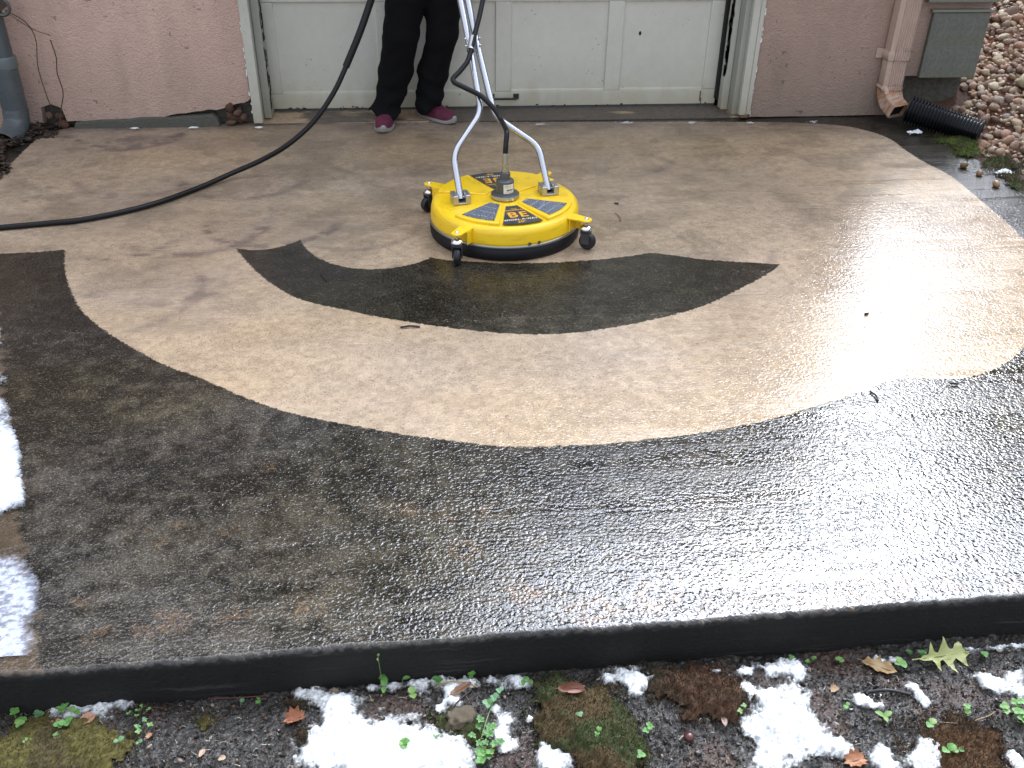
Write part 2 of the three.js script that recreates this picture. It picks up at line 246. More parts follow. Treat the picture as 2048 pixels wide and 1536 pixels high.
const MOSS = [
  [[-0.831,3.475,0.075],[-0.752,3.515,0.092],[-0.851,3.530,0.071],[-0.697,3.508,0.051]],
  [[0.231,3.443,0.051],[0.288,3.485,0.071],[0.239,3.542,0.071],[0.317,3.560,0.061],[0.318,3.617,0.061]],
  [[0.457,3.434,0.045],[0.528,3.452,0.061],[0.574,3.481,0.051]],
  [[0.039,3.527,0.031],[-0.011,3.500,0.026]],
  [[1.030,3.612,0.051],[0.984,3.644,0.061],[1.033,3.670,0.051]],
  [[-0.309,3.420,0.024],[-0.290,3.503,0.020]],
  [[-0.497,3.446,0.018]]];
const field = (list, x, z) => { let s = 0; for (const [a, b, r] of list) { const d = ((x - a) ** 2 + (z - b) ** 2) / (r * r); if (d < 6) s += Math.exp(-d * 1.2); } return s; };
const mossF = (L, x, z) => field(L, x, z) - 0.34 - (fbm(x * 38, z * 38, 4) - 0.5) * 1.1 - (noise(x * 190, z * 190) - 0.5) * 0.25;
{
  const g = grid(-1.7, 2.0, 3.33, 4.4, 0.0030, (x, z) => {
    const w = noise(x * 400, z * 400), b = fbm(x * 18, z * 18, 3), red = sst(0.55, 0.75, fbm(x * 8 + 40, z * 8, 3)), l = (0.012 + 0.028 * b) * (0.4 + 1.1 * w), br = sst(0.74, 0.86, noise(x * 260 + 5, z * 260)) * 0.06;
    return [soilH(x, z), l * (1 + red * 0.9) + br, l * (0.88 + red * 0.25) + br * 0.85, l * (0.74 + red * 0.08) + br * 0.7];
  });
  tag(obj('soil', g, new THREE.MeshPhysicalMaterial({ vertexColors: true, roughness: 0.34, ior: 1.4, bumpMap: tex(512, 512, (u, v, o) => { o[0] = o[1] = o[2] = 0.5 * noise(u * 256, v * 256) + 0.5 * noise(u * 128 + 9, v * 128); }, false, [4, 4]), bumpScale: 0.002 })), 'wet black soil at the foot of the slab', null, null, 'structure');
}
{ // crumbs of soil, grit and root threads on the wet earth
  const q = rng(222), g = new THREE.IcosahedronGeometry(1, 0), n = 15000, im = new THREE.InstancedMesh(g, mat([1, 1, 1], 0.32), n), o = new THREE.Object3D(), c = new THREE.Color();
  for (let i = 0; i < n; i++) { const x = mix(-1.1, 1.45, q()), z = mix(3.385, 3.80, q()), s = 0.0012 + 0.0032 * q() * q() + (q() > 0.985 ? 0.004 : 0), t = q(), k = 0.4 + 1.0 * q(); o.position.set(x, soilH(x, z) + s * 0.4, z); o.rotation.set(q() * 6, q() * 6, q() * 6); o.scale.set(s * (0.7 + q()), s * (0.5 + 0.5 * q()), s * (0.7 + q())); o.updateMatrix(); im.setMatrixAt(i, o.matrix); t < 0.80 ? c.setRGB(0.020 * k, 0.016 * k, 0.012 * k) : t < 0.94 ? c.setRGB(0.06 * k, 0.032 * k, 0.02 * k) : c.setRGB(0.20 * k, 0.16 * k, 0.11 * k); im.setColorAt(i, c); }
  im.name = 'soil_crumbs'; scene.add(shade(im)); tag(im, 'loose dark crumbs and grit over the wet soil', 'soil', null, 'stuff');
  const L = []; for (let i = 0; i < 1700; i++) { const x = mix(-1.05, 1.4, q()), z = mix(3.39, 3.75, q()), a = q() * 6.3, l = 0.006 + 0.016 * q() * q(), y = soilH(x, z) + 0.003, p = V(x, y, z), e = V(x + Math.cos(a) * l, soilH(x + Math.cos(a) * l, z + Math.sin(a) * l) + 0.002 + 0.003 * q(), z + Math.sin(a) * l), m = p.clone().lerp(e, 0.5).add(V((q() - 0.5) * l * 0.5, 0.002 + 0.002 * q(), (q() - 0.5) * l * 0.5)), t = new THREE.TubeGeometry(new THREE.QuadraticBezierCurve3(p, m, e), 4, 0.0004 + 0.0004 * q(), 3); const k = 0.3 + 1.2 * q(), cc = new Float32Array(t.attributes.position.count * 3); for (let j = 0; j < cc.length; j += 3) cc.set(q() > 0 && i % 3 ? [0.10 * k, 0.065 * k, 0.04 * k] : [0.40 * k, 0.36 * k, 0.29 * k], j); t.setAttribute('color', new THREE.BufferAttribute(cc, 3)); L.push(t); }
  tag(obj('root_threads', L, new THREE.MeshPhysicalMaterial({ vertexColors: true, roughness: 0.5 })), 'fine pale and brown root threads strewn over the wet soil', 'roots', null, 'stuff');
}
const sheenFoam = new THREE.MeshPhysicalMaterial({ color: 0xffffff, vertexColors: true, transparent: true, roughness: 0.55, bumpMap: tex(512, 512, (u, v, o) => { o[0] = o[1] = o[2] = 0.6 * noise(u * 170, v * 170) + 0.4 * noise(u * 80, v * 80); }, false, [3, 3]), bumpScale: 0.002 });
const foamLabels = ['long low foam streak against the slab, left of the oval brown leaf', 'largest foam drift, spreading from the bubbles to the bottom edge', 'thin foam ribbon under the slab edge beside the tall thin sprout', 'bright foam tongue running down from the slab edge to the mossy stone', 'small foam tuft at the slab edge just left of the moss cushion', 'ragged grey foam strip between the mossy stone and the moss cushion', 'foam heap at the bottom edge against the lower left side of the moss cushion', 'square foam clump at the slab edge between green moss and brown moss', 'foam bank at the slab edge with a row of tiny bubbles', 'broad ragged foam sheet right of the brown moss with one ring bubble', 'foam clump touching the left side of the small puddle', 'foam clump on the right side of the small puddle', 'yellowish foam dab behind the curled tan holly leaf', 'foam drift along the slab edge above the green oak leaf', 'bright foam patch beside the leafy clump at the right edge', 'foam lump at the bottom edge just below the puddle', 'foam lump at the bottom edge left of the brown thatch', 'foam lump in the bottom right corner'];
FOAM.forEach((L, n) => {
  const x0 = Math.min(...L.map((c) => c[0] - c[2] * 1.9)), x1 = Math.max(...L.map((c) => c[0] + c[2] * 1.9)), z0 = Math.max(3.376, Math.min(...L.map((c) => c[1] - c[2] * 1.9))), z1 = Math.max(...L.map((c) => c[1] + c[2] * 1.9));
  const g = grid(x0, x1, z0, z1, 0.0026, (x, z) => {
    const f = field(L, x, z), e = f - 0.34 - (fbm(x * 50 + n, z * 50, 4) - 0.5) * 1.0 - (noise(x * 300, z * 300) - 0.5) * 0.35;
    if (e < -0.12) return null;
    const hole = sst(0.60, 0.72, fbm(x * 75 + 7, z * 75, 3)) * sst(1.5, 0.4, f), grain = 0.65 + 0.7 * noise(x * 420 + 9, z * 420), a = clamp(sst(-0.12, 0.5, e) * mix(grain, 1, sst(0.2, 0.8, e))) * (1 - 0.85 * hole), t = 0.50 + 0.16 * sst(0, 0.6, e);
    return [soilH(x, z) + 0.003 + 0.012 * Math.sqrt(clamp(e + 0.1)) + (noise(x * 150, z * 150) - 0.5) * 0.005 + (fbm(x * 45, z * 45, 3) - 0.5) * 0.016 * sst(0, 0.5, e), t, t * 1.01, t * (0.97 + 0.03 * sst(0, 0.5, e)), a];
  });
  tag(obj('soap_foam', g, sheenFoam), foamLabels[n], 'soap foam', 'patches of soap foam on the soil');
});
// foam and scum along the left side of the slab
{
  const strips = [[[-1.47,2.02,0.11],[-1.45,2.15,0.11],[-1.38,2.32,0.11],[-1.27,2.47,0.09],[-1.20,2.60,0.10],[-1.14,2.72,0.10],[-1.10,2.84,0.09]], [[-1.0,3.12,0.09],[-0.93,3.2,0.07],[-0.97,3.3,0.09],[-0.89,3.33,0.05],[-1.1,3.22,0.1]]];
  const lab = ['bright white foam strip along the upper left side of the slab', 'thin bluish foam film at the front left corner of the slab'];
  strips.forEach((L, n) => {
    const g = grid(-1.75, -0.7, L[0][1] - 0.25, Math.min(3.35, L[L.length - 1][1] + 0.2), 0.0035, (x, z) => {
      const edge = -1.35 + (z - 2.08) * 0.41, f = field(L, x, z) - 0.42 - (fbm(x * 16, z * 16, 4) - 0.5) * (n ? 0.4 : 0.85) + Math.min(0, (edge + 0.01 - x) * 14) - (noise(x * 250, z * 250) - 0.5) * 0.25;
      if (f < -0.1) return null;
      const a = n ? sst(-0.1, 0.5, f) * mix(0.30, 0.78, sst(0.36, 0.62, fbm(x * 55, z * 95, 3) * 0.8 + noise(x * 230, z * 260) * 0.3 - 0.03)) : sst(-0.1, 0.35, f); return [0.004 + (n ? 0.002 : 0.014 + 0.02 * (fbm(x * 30, z * 30, 3) - 0.3)) * Math.sqrt(clamp(f + 0.1)) + (noise(x * 90, z * 90) - 0.5) * 0.003, n ? 0.5 : 0.56, n ? 0.53 : 0.58, n ? 0.62 : 0.62, a];
    });
    tag(obj('soap_foam', g, sheenFoam), lab[n], 'soap foam');
  });
}
const mossM = new THREE.MeshPhysicalMaterial({ vertexColors: true, roughness: 0.95, side: THREE.DoubleSide });
function mossPatch(L, label, pal, baseY, hgt, blades, len, name = 'moss_patch', seed = 3) {
  const q = rng(seed), ex = 1.6, x0 = Math.min(...L.map((c) => c[0] - c[2] * ex)), x1 = Math.max(...L.map((c) => c[0] + c[2] * ex)), z0 = Math.min(...L.map((c) => c[1] - c[2] * ex)), z1 = Math.max(...L.map((c) => c[1] + c[2] * ex));
  const hAt = (x, z, f) => baseY(x, z) + 0.002 + hgt * Math.sqrt(clamp(f)) + (noise(x * 90, z * 90) - 0.5) * 0.006;
  const colr = (x, z, w) => { const t = clamp(sst(0.35, 0.65, fbm(x * 14 + 8, z * 14, 3)) + (noise(x * 220, z * 220) - 0.5) * 0.8); return [0, 1, 2].map((c) => mix(pal[0][c], pal[1][c], t) * (0.4 + 1.2 * w)); };
  const t = grid(x0, x1, z0, z1, 0.004, (x, z) => { const f = mossF(L, x, z); if (f < 0) return null; return [hAt(x, z, f), ...colr(x, z, q() * 0.6)]; });
  const pos = [], col = [], uv = [];
  for (let i = 0, k = 0; i < blades && k < blades * 12; k++) {
    const x = mix(x0, x1, q()), z = mix(z0, z1, q()), f = mossF(L, x, z); if (f < -0.22 * q()) continue; i++;
    const y = hAt(x, z, f), a = q() * 6.28, l = len * (0.5 + q()), lx = (q() - 0.5) * l * 1.3, lz = (q() - 0.5) * l * 1.3, wd = 0.0009, cc = colr(x, z, q());
    pos.push(x - Math.cos(a) * wd, y - 0.001, z - Math.sin(a) * wd, x + Math.cos(a) * wd, y - 0.001, z + Math.sin(a) * wd, x + lx, y + l * 0.8, z + lz); for (let c = 0; c < 3; c++) { col.push(...cc, 1); uv.push(0, 0); }
  }
  const b = new THREE.BufferGeometry(); b.setAttribute('position', new THREE.Float32BufferAttribute(pos, 3)); b.setAttribute('uv', new THREE.Float32BufferAttribute(uv, 2)); b.setAttribute('color', new THREE.Float32BufferAttribute(col, 4)); b.computeVertexNormals();
  tag(obj(name, [t, b], mossM), label, 'moss');
}
const green = [[0.035, 0.045, 0.008], [0.075, 0.045, 0.014]], brown = [[0.075, 0.035, 0.015], [0.04, 0.03, 0.012]], olive = [[0.09, 0.075, 0.013], [0.06, 0.045, 0.012]];
mossPatch(MOSS[0], 'olive yellow moss carpet in the bottom left corner', olive, soilH, 0.012, 5200, 0.006, 'moss_patch', 11);
mossPatch(MOSS[1], 'large green and rusty moss cushion below the middle of the slab edge', green, soilH, 0.03, 9000, 0.006, 'moss_patch', 12);
mossPatch(MOSS[2], 'dark brown dead moss mat right of the square foam clump', brown, soilH, 0.02, 5000, 0.008, 'moss_patch', 13);
mossPatch(MOSS[3], 'small green moss tuft growing against the pale stone', green, soilH, 0.01, 1500, 0.006, 'moss_patch', 14);
mossPatch(MOSS[4], 'rusty brown thatch near the bottom right corner', [[0.11, 0.055, 0.022], [0.06, 0.035, 0.015]], soilH, 0.012, 4000, 0.012, 'moss_patch', 15);
mossPatch(MOSS[5], 'tiny brown moss tufts beside the crumpled orange leaf', brown, soilH, 0.01, 1200, 0.008, 'moss_patch', 16);
mossPatch(MOSS[6], 'single tiny olive moss spot on bare black soil', olive, soilH, 0.004, 400, 0.005, 'moss_patch', 17);

// ---------------------------------------------------------------- house
const house = thing('house', 'pink stucco house with a pale panelled garage door', 'house');
function stucco(base, grime, seed) {
  const w = 1024, map = tex(w, w, (u, v, o) => {
    const X = u * 4, Y = v * 4, big = fbm(X * 2.2 + seed, Y * 2.2, 4), f = fbm(X * 30, Y * 30, 3), drip = fbm(X * 9 + seed, Y * 1.1, 3), low = sst(0.55, 0.0, Y + (drip - 0.5) * 0.7), spot = noise(X * 70, Y * 70) > 0.93 && noise(X * 7, Y * 7) > 0.5 ? 0.55 : 1;
    const st = sst(0.5, 0.72, drip) * 0.2 + low * grime * (0.5 + f);
    const k = (0.88 + 0.24 * big) * (0.93 + 0.14 * f) * spot;
    for (let c = 0; c < 3; c++) o[c] = mix(base[c] * k, [0.17, 0.14, 0.10][c] * k, clamp(st * 0.75));
  }, true, [0.25, 0.25]);
  return new THREE.MeshPhysicalMaterial({ map, roughness: 0.9, bumpMap: tex(1024, 1024, (u, v, o) => { o[0] = o[1] = o[2] = 0.55 * noise(u * 256, v * 256) + 0.45 * fbm(u * 96, v * 96, 3); }, false, [0.9, 0.9]), bumpScale: 0.0045 });
}
const wallL = stucco([0.575, 0.395, 0.32], 0.5, 3), wallR = stucco([0.38, 0.27, 0.22], 0.7, 21);  // same pink stucco; right wall tone lowered in place of its weaker light
const extr = (pts, d, z, bev = 0) => new THREE.ExtrudeGeometry(new THREE.Shape(pts.map((p) => new THREE.Vector2(...p))), { depth: d, bevelEnabled: bev > 0, bevelSize: bev, bevelThickness: bev, bevelSegments: 2 }).translate(0, 0, z);
const jag = (x0, x1, y0, y1, n, a) => Array.from({ length: n }, (_, i) => { const t = i / (n - 1); return [mix(x0, x1, t), mix(y0, y1, t) + (R() - 0.5) * a]; });
const edgeL = Array.from({ length: 24 }, (_, i) => [-0.857 + rr(-0.004, 0.003), 0.13 + i * 0.098]), edgeR = Array.from({ length: 24 }, (_, i) => [1.628 + rr(-0.003, 0.004), 2.36 - i * 0.102]);
obj('wall', extr([[-6, 0.0], [-1.86, 0.0], [-1.852, 0.10], [-1.80, 0.115], [-1.755, 0.095], [-1.745, 0.03], ...jag(-1.74, -1.35, 0.03, 0.042, 10, 0.006), ...jag(-1.33, -0.99, 0.043, 0.085, 10, 0.01), ...jag(-0.97, -0.87, 0.09, 0.115, 6, 0.012), ...edgeL, [-0.857, 2.4], [-6, 2.4]], 0.2, -0.2), wallL, house);
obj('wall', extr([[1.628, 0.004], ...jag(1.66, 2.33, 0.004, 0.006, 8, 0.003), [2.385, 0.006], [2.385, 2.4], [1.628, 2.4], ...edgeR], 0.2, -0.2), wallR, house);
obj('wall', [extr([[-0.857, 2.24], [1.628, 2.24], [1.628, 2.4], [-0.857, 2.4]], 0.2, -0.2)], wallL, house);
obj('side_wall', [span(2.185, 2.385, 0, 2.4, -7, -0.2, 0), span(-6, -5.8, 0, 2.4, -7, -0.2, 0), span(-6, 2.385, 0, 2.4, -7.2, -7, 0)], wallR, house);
const conc = new THREE.MeshPhysicalMaterial({ roughness: 0.8, map: tex(512, 512, (u, v, o) => { const k = 0.5 + 0.9 * fbm(u * 30, v * 30, 4); o[0] = 0.14 * k; o[1] = 0.135 * k; o[2] = 0.11 * k; }, true, [1, 1]), bumpMap: granTex, bumpScale: 0.004 });
obj('foundation', span(-1.95, -0.86, -0.1, 0.13, -0.19, -0.05, 0), conc, house); obj('foundation', span(-6, -1.951, -0.2, 0.02, -0.19, -0.004, 0), conc, house); obj('foundation', span(1.63, 2.38, -0.1, 0.02, -0.19, -0.02, 0), conc, house);
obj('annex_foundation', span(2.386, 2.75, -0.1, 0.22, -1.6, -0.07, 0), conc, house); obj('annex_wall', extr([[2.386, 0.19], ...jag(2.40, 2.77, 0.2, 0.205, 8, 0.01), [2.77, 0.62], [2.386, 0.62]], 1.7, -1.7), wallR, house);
obj('annex_roof', span(2.387, 2.80, 0.66, 0.69, -1.75, 0.06, 0.003), mat([0.17, 0.18, 0.145], 0.7), house);
{ const pts = [[-1.72, -0.02], [-1.70, 0.024], ...jag(-1.6, -1.05, 0.034, 0.05, 12, 0.006), [-1.03, 0.03], [-1.02, -0.02]];
  obj('foundation_ledge', extr(pts, 0.055, -0.04, 0.004), new THREE.MeshPhysicalMaterial({ color: new THREE.Color().setRGB(0.10, 0.10, 0.08), roughness: 0.75, bumpMap: granTex, bumpScale: 0.006 }), house); }
const brickM = [mat([0.16, 0.075, 0.045], 0.9, { bumpMap: granTex, bumpScale: 0.004 }), mat([0.09, 0.055, 0.038], 0.9, { bumpMap: granTex, bumpScale: 0.004 }), mat([0.22, 0.13, 0.09], 0.9, { bumpMap: granTex, bumpScale: 0.004 })];
function rock(seed, d = 1, rough = 0.3) { const q = rng(seed), g = mergeVertices(new THREE.IcosahedronGeometry(1, d).deleteAttribute('uv').deleteAttribute('normal')), p = g.attributes.position, ax = q() * 9, ay = q() * 9, v = V(0, 0, 0);
  for (let i = 0; i < p.count; i++) { v.fromBufferAttribute(p, i); const k = 1 + rough * (Math.sin(v.x * 2.1 + ax) * 0.5 + Math.sin(v.y * 2.7 + ay) * 0.4 + Math.sin(v.z * 2.3 + ax * 2) * 0.5 + (q() - 0.5) * 0.5); p.setXYZ(i, v.x * k, v.y * k, v.z * k); }
  g.computeVertexNormals(); g.setAttribute('uv', new THREE.Float32BufferAttribute(new Float32Array(p.count * 2).map(() => q()), 2)); return g; }
for (let i = 0; i < 20; i++) { const o = obj('broken_brick', rock(300 + i % 5, 1, 0.4), brickM[i % 3], house); const t = i < 14; o.position.set(t ? rr(-1.0, -0.875) : rr(-1.84, -1.76), t ? rr(0.012, 0.085) : rr(0.0, 0.08), t ? rr(-0.035, 0.015) : rr(-0.02, 0.03)); o.scale.set(rr(0.014, 0.028), rr(0.01, 0.018), rr(0.012, 0.02)); o.rotation.set(rr(0, 3), rr(0, 3), rr(0, 3)); }
// paint with dirt that runs down it
function paint(rgb, seed, sx = 1) {
  return new THREE.MeshPhysicalMaterial({ roughness: 0.5, map: tex(1024, 512, (u, v, o) => {
    const X = u * 2.4, Y = v * 0.6, f = fbm(X * 40, Y * 40 + seed, 3), b = fbm(X * 3 + seed, Y * 3, 3), low = sst(0.16, 0.0, Y + (fbm(X * 18, 4, 3) - 0.5) * 0.12), sp = noise(X * 130, Y * 130 + seed) > 0.95 && noise(X * 9, Y * 9) > 0.62 ? 0.35 : 1;
    const k = (0.90 + 0.16 * b) * (0.96 + 0.08 * f) * sp;
    for (let c = 0; c < 3; c++) o[c] = rgb[c] * k * mix(1, [0.80, 0.76, 0.66][c], clamp(low * 0.8 + sst(0.35, 0.1, Y) * 0.3));
  }, true, [1 / 2.4, 1 / 0.6]), bumpMap: granTex, bumpScale: 0.0006 });
}
const uvXY = (g) => { const p = g.attributes.position, u = g.attributes.uv; for (let i = 0; i < p.count; i++) u.setXY(i, p.getX(i) + 0.8, p.getY(i)); return g; };
const doorP = paint([0.61, 0.605, 0.525], 2), trimP = paint([0.50, 0.50, 0.43], 9), trimShade = paint([0.36, 0.36, 0.31], 15), black = mat([0.012, 0.011, 0.009], 0.8), rustP = mat([0.15, 0.085, 0.04], 0.8), whiteChip = mat([0.75, 0.74, 0.68], 0.7);  // jamb paint is the trim paint darkened for shade on the reveal faces
const door = thing('garage_door', 'pale grey-green panelled garage door behind the person', 'garage door');
{
  const st = [[-0.80, -0.733], [-0.243, -0.178], [0.345, 0.422], [0.908, 0.986], [1.425, 1.50]], Z = -0.19;
  for (let s = 0; s < 4; s++) {
    const y0 = 0.018 + s * 0.55, y1 = y0 + 0.545;
    const q = (n, g, m = doorP) => obj(n, uvXY(g), m, door);
    q('rail', span(-0.80, 1.50, y0, y0 + 0.075, Z - 0.035, Z, 0.003)); q('rail', span(-0.80, 1.50, y1 - 0.03, y1, Z - 0.035, Z, 0.003));
    for (const [a, b] of st) q('stile', span(a, b, y0 + 0.076, y1 - 0.031, Z - 0.035, Z - 0.0005, 0.003));
    for (let i = 0; i < 4; i++) { q('panel', span(st[i][1] - 0.004, st[i + 1][0] + 0.004, y0 + 0.07, y1 - 0.025, Z - 0.03, Z - 0.012, 0));
      q('moulding', extr([[0, 0], [0.0095, 0], [0.0095, 0.003], [0, 0.010]], st[i + 1][0] - st[i][1] - 0.004, 0).rotateY(-Math.PI / 2).translate(st[i + 1][0] - 0.002, y0 + 0.0755, Z - 0.0115)); }
  }
  obj('weather_strip', [span(-0.80, 1.50, 0.003, 0.0175, Z - 0.03, Z - 0.004, 0.003)], mat([0.06, 0.06, 0.058], 0.6), door);
  const h = obj('pull_handle', [tube(bent([[0.325, 0.068, Z], [0.325, 0.064, Z + 0.03], [0.452, 0.064, Z + 0.03], [0.452, 0.068, Z]], 0.012), 0.006, 40, 8), span(0.312, 0.340, 0.055, 0.083, Z + 0.001, Z + 0.006, 0.002), span(0.437, 0.465, 0.055, 0.083, Z + 0.001, Z + 0.006, 0.002)], mat([0.045, 0.042, 0.035], 0.5, { metalness: 0.5 }), door);
  tag(h, 'black iron pull handle low on the door');
  const hole = obj('dent', new THREE.SphereGeometry(0.008, 10, 8).scale(0.8, 1.3, 0.25).translate(1.075, 0.375, Z - 0.011), black, door); tag(hole, 'black hole knocked in the right panel');
  const chips = []; for (let i = 0; i < 26; i++) { const w = rr(0.004, 0.02); chips.push(bx(w, rr(0.002, 0.006), 0.002, i < 14 ? rr(-0.78, -0.3) : rr(-0.1, 1.45), rr(0.017, 0.028), Z + 0.0015, 0)); }
  obj('bare_edge', chips, black, door);
  obj('rust_patch', [bx(0.006, 0.05, 0.002, 1.418, 0.06, Z + 0.0015, 0), bx(0.004, 0.03, 0.002, 1.424, 0.035, Z + 0.0015, 0)], rustP, door);
  obj('crack', [bx(0.35, 0.0025, 0.002, 0.66, 0.0965, Z - 0.0095, 0), bx(0.12, 0.002, 0.002, -0.62, 0.0965, Z - 0.0095, 0)], black, door);
}
const frame = thing('door_frame', 'weathered pale door frame around the garage door', 'door frame');
{
  const q = (n, g, m = trimP) => obj(n, uvXY(g), m, frame);
  q('casing', span(-0.856, -0.812, 0.012, 2.24, -0.02, 0.016, 0.003)); q('casing', span(1.572, 1.607, 0.02, 2.24, -0.02, 0.016, 0.003)); q('casing', span(1.609, 1.632, 0.02, 2.24, -0.03, 0.011, 0.003));
  q('jamb', span(-0.856, -0.815, 0.01, 2.24, -0.26, -0.022, 0.003), trimShade); q('jamb', span(1.545, 1.60, 0.01, 2.24, -0.26, -0.022, 0.003), trimShade);
  q('door_stop', span(-0.814, -0.778, 0.012, 2.2, -0.16, -0.06, 0.003), trimShade); q('door_stop', span(1.508, 1.544, 0.012, 2.2, -0.16, -0.10, 0.003));
  q('head', span(-0.856, 1.632, 2.1, 2.24, -0.26, 0.0, 0.003));
  const mould = [], R2 = rng(8); for (let i = 0; i < 60; i++) { const y = 0.2 + R2() * 0.36; mould.push(bx(0.004 + R2() * 0.01, 0.012 + R2() * 0.04, 0.002, 1.506 + (R2() - 0.5) * 0.012, y, -0.1 + 0.0015, 0)); }
  for (let i = 0; i < 50; i++) mould.push(bx(0.002, 0.012 + R2() * 0.03, 0.004 + R2() * 0.02, -0.777, 0.06 + R2() * 0.5, -0.13 + R2() * 0.06, 0));
  tag(obj('mould_streak', [...mould, span(1.492, 1.508, 0.05, 2.1, -0.2, -0.165, 0), span(-0.812, -0.797, 0.02, 2.1, -0.2, -0.165, 0)], black, frame), 'black mould in the gap beside the door');
  const ch = []; for (let i = 0; i < 46; i++) ch.push(bx(rr(0.002, 0.007), rr(0.006, 0.02), rr(0.002, 0.005), i % 2 ? 1.634 + rr(-0.004, 0.002) : -0.859 + rr(-0.002, 0.003), rr(0.02, 0.75), rr(0.002, 0.010), 0));
  obj('flaking_paint', ch, whiteChip, frame);
  obj('rotten_foot', [bx(0.05, 0.016, 0.02, 1.53, 0.012, -0.11, 0.004), bx(0.04, 0.014, 0.02, 1.60, 0.012, 0.01, 0.004)], rustP, frame);
}
tag(obj('threshold', extr([[-0.856, 0], [1.60, 0], [1.56, 0.2], [-0.82, 0.2]], 0.006, 0).rotateX(-Math.PI / 2).translate(0, 0.0, 0.0), new THREE.MeshPhysicalMaterial({ roughness: 0.7, map: tex(1024, 128, (u, v, o) => {
  const X = u * 2.6, b = sst(0.45, 0.62, fbm(X * 4 + 2, v * 2, 4) + (X > 1.6 ? 0.10 : -0.2)), f = 0.7 + 0.6 * fbm(X * 60, v * 12, 3); o[0] = mix(0.12, 0.40, b) * f; o[1] = mix(0.098, 0.29, b) * f; o[2] = mix(0.078, 0.18, b) * f; }, true, [0.4, 5]), bumpMap: granTex, bumpScale: 0.003 })), 'stained concrete threshold strip under the garage door', 'threshold');
// eaves and roof, above the frame but mirrored in the wet slab
const wood = mat([0.4, 0.38, 0.33], 0.7), shingle = new THREE.MeshPhysicalMaterial({ color: new THREE.Color().setRGB(0.06, 0.055, 0.05), roughness: 0.9, bumpMap: granTex, bumpScale: 0.01 });
obj('soffit', span(-6.3, 2.45, 2.4, 2.42, -0.2, 0.30, 0), wood, house); obj('fascia', span(-6.3, 2.45, 2.39, 2.53, 0.302, 0.325, 0.003), wood, house);
obj('roof', extr([[0.34, 2.56], [-3.6, 3.9], [-7.5, 2.56], [-7.5, 2.48], [-3.6, 3.82], [0.34, 2.48]], 8.8, 0).rotateY(-Math.PI / 2).translate(2.47, 0, 0), shingle, house);
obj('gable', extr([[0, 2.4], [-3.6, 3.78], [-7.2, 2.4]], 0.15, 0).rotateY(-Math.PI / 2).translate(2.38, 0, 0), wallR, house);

// ---------------------------------------------------------------- fittings on the wall
const hatchM = new THREE.MeshPhysicalMaterial({ roughness: 0.75, map: tex(512, 512, (u, v, o) => { const f = 0.75 + 0.5 * fbm(u * 14, v * 14, 4), d = sst(0.5, 0.05, v + (fbm(u * 10, 3, 2) - 0.5) * 0.3) * 0.35; o[0] = 0.165 * f; o[1] = (0.175 - 0.01 * d) * f; o[2] = (0.15 - 0.05 * d) * f; }, true, [2, 2]), bumpMap: granTex, bumpScale: 0.002 });
{
  const h = thing('crawl_space_hatch', 'grey-green painted hatch board on the wall right of the downspout', 'hatch');
  obj('board', span(2.472, 2.762, 0.20, 0.515, 0.002, 0.028, 0.004), hatchM, h);
  obj('top_strip', span(2.46, 2.775, 0.517, 0.53, 0.002, 0.034, 0.003), mat([0.2, 0.21, 0.17], 0.7), h);
  obj('ledge_board', span(2.42, 2.775, 0.566, 0.66, 0.002, 0.05, 0.004), mat([0.17, 0.18, 0.145], 0.7), h);
}
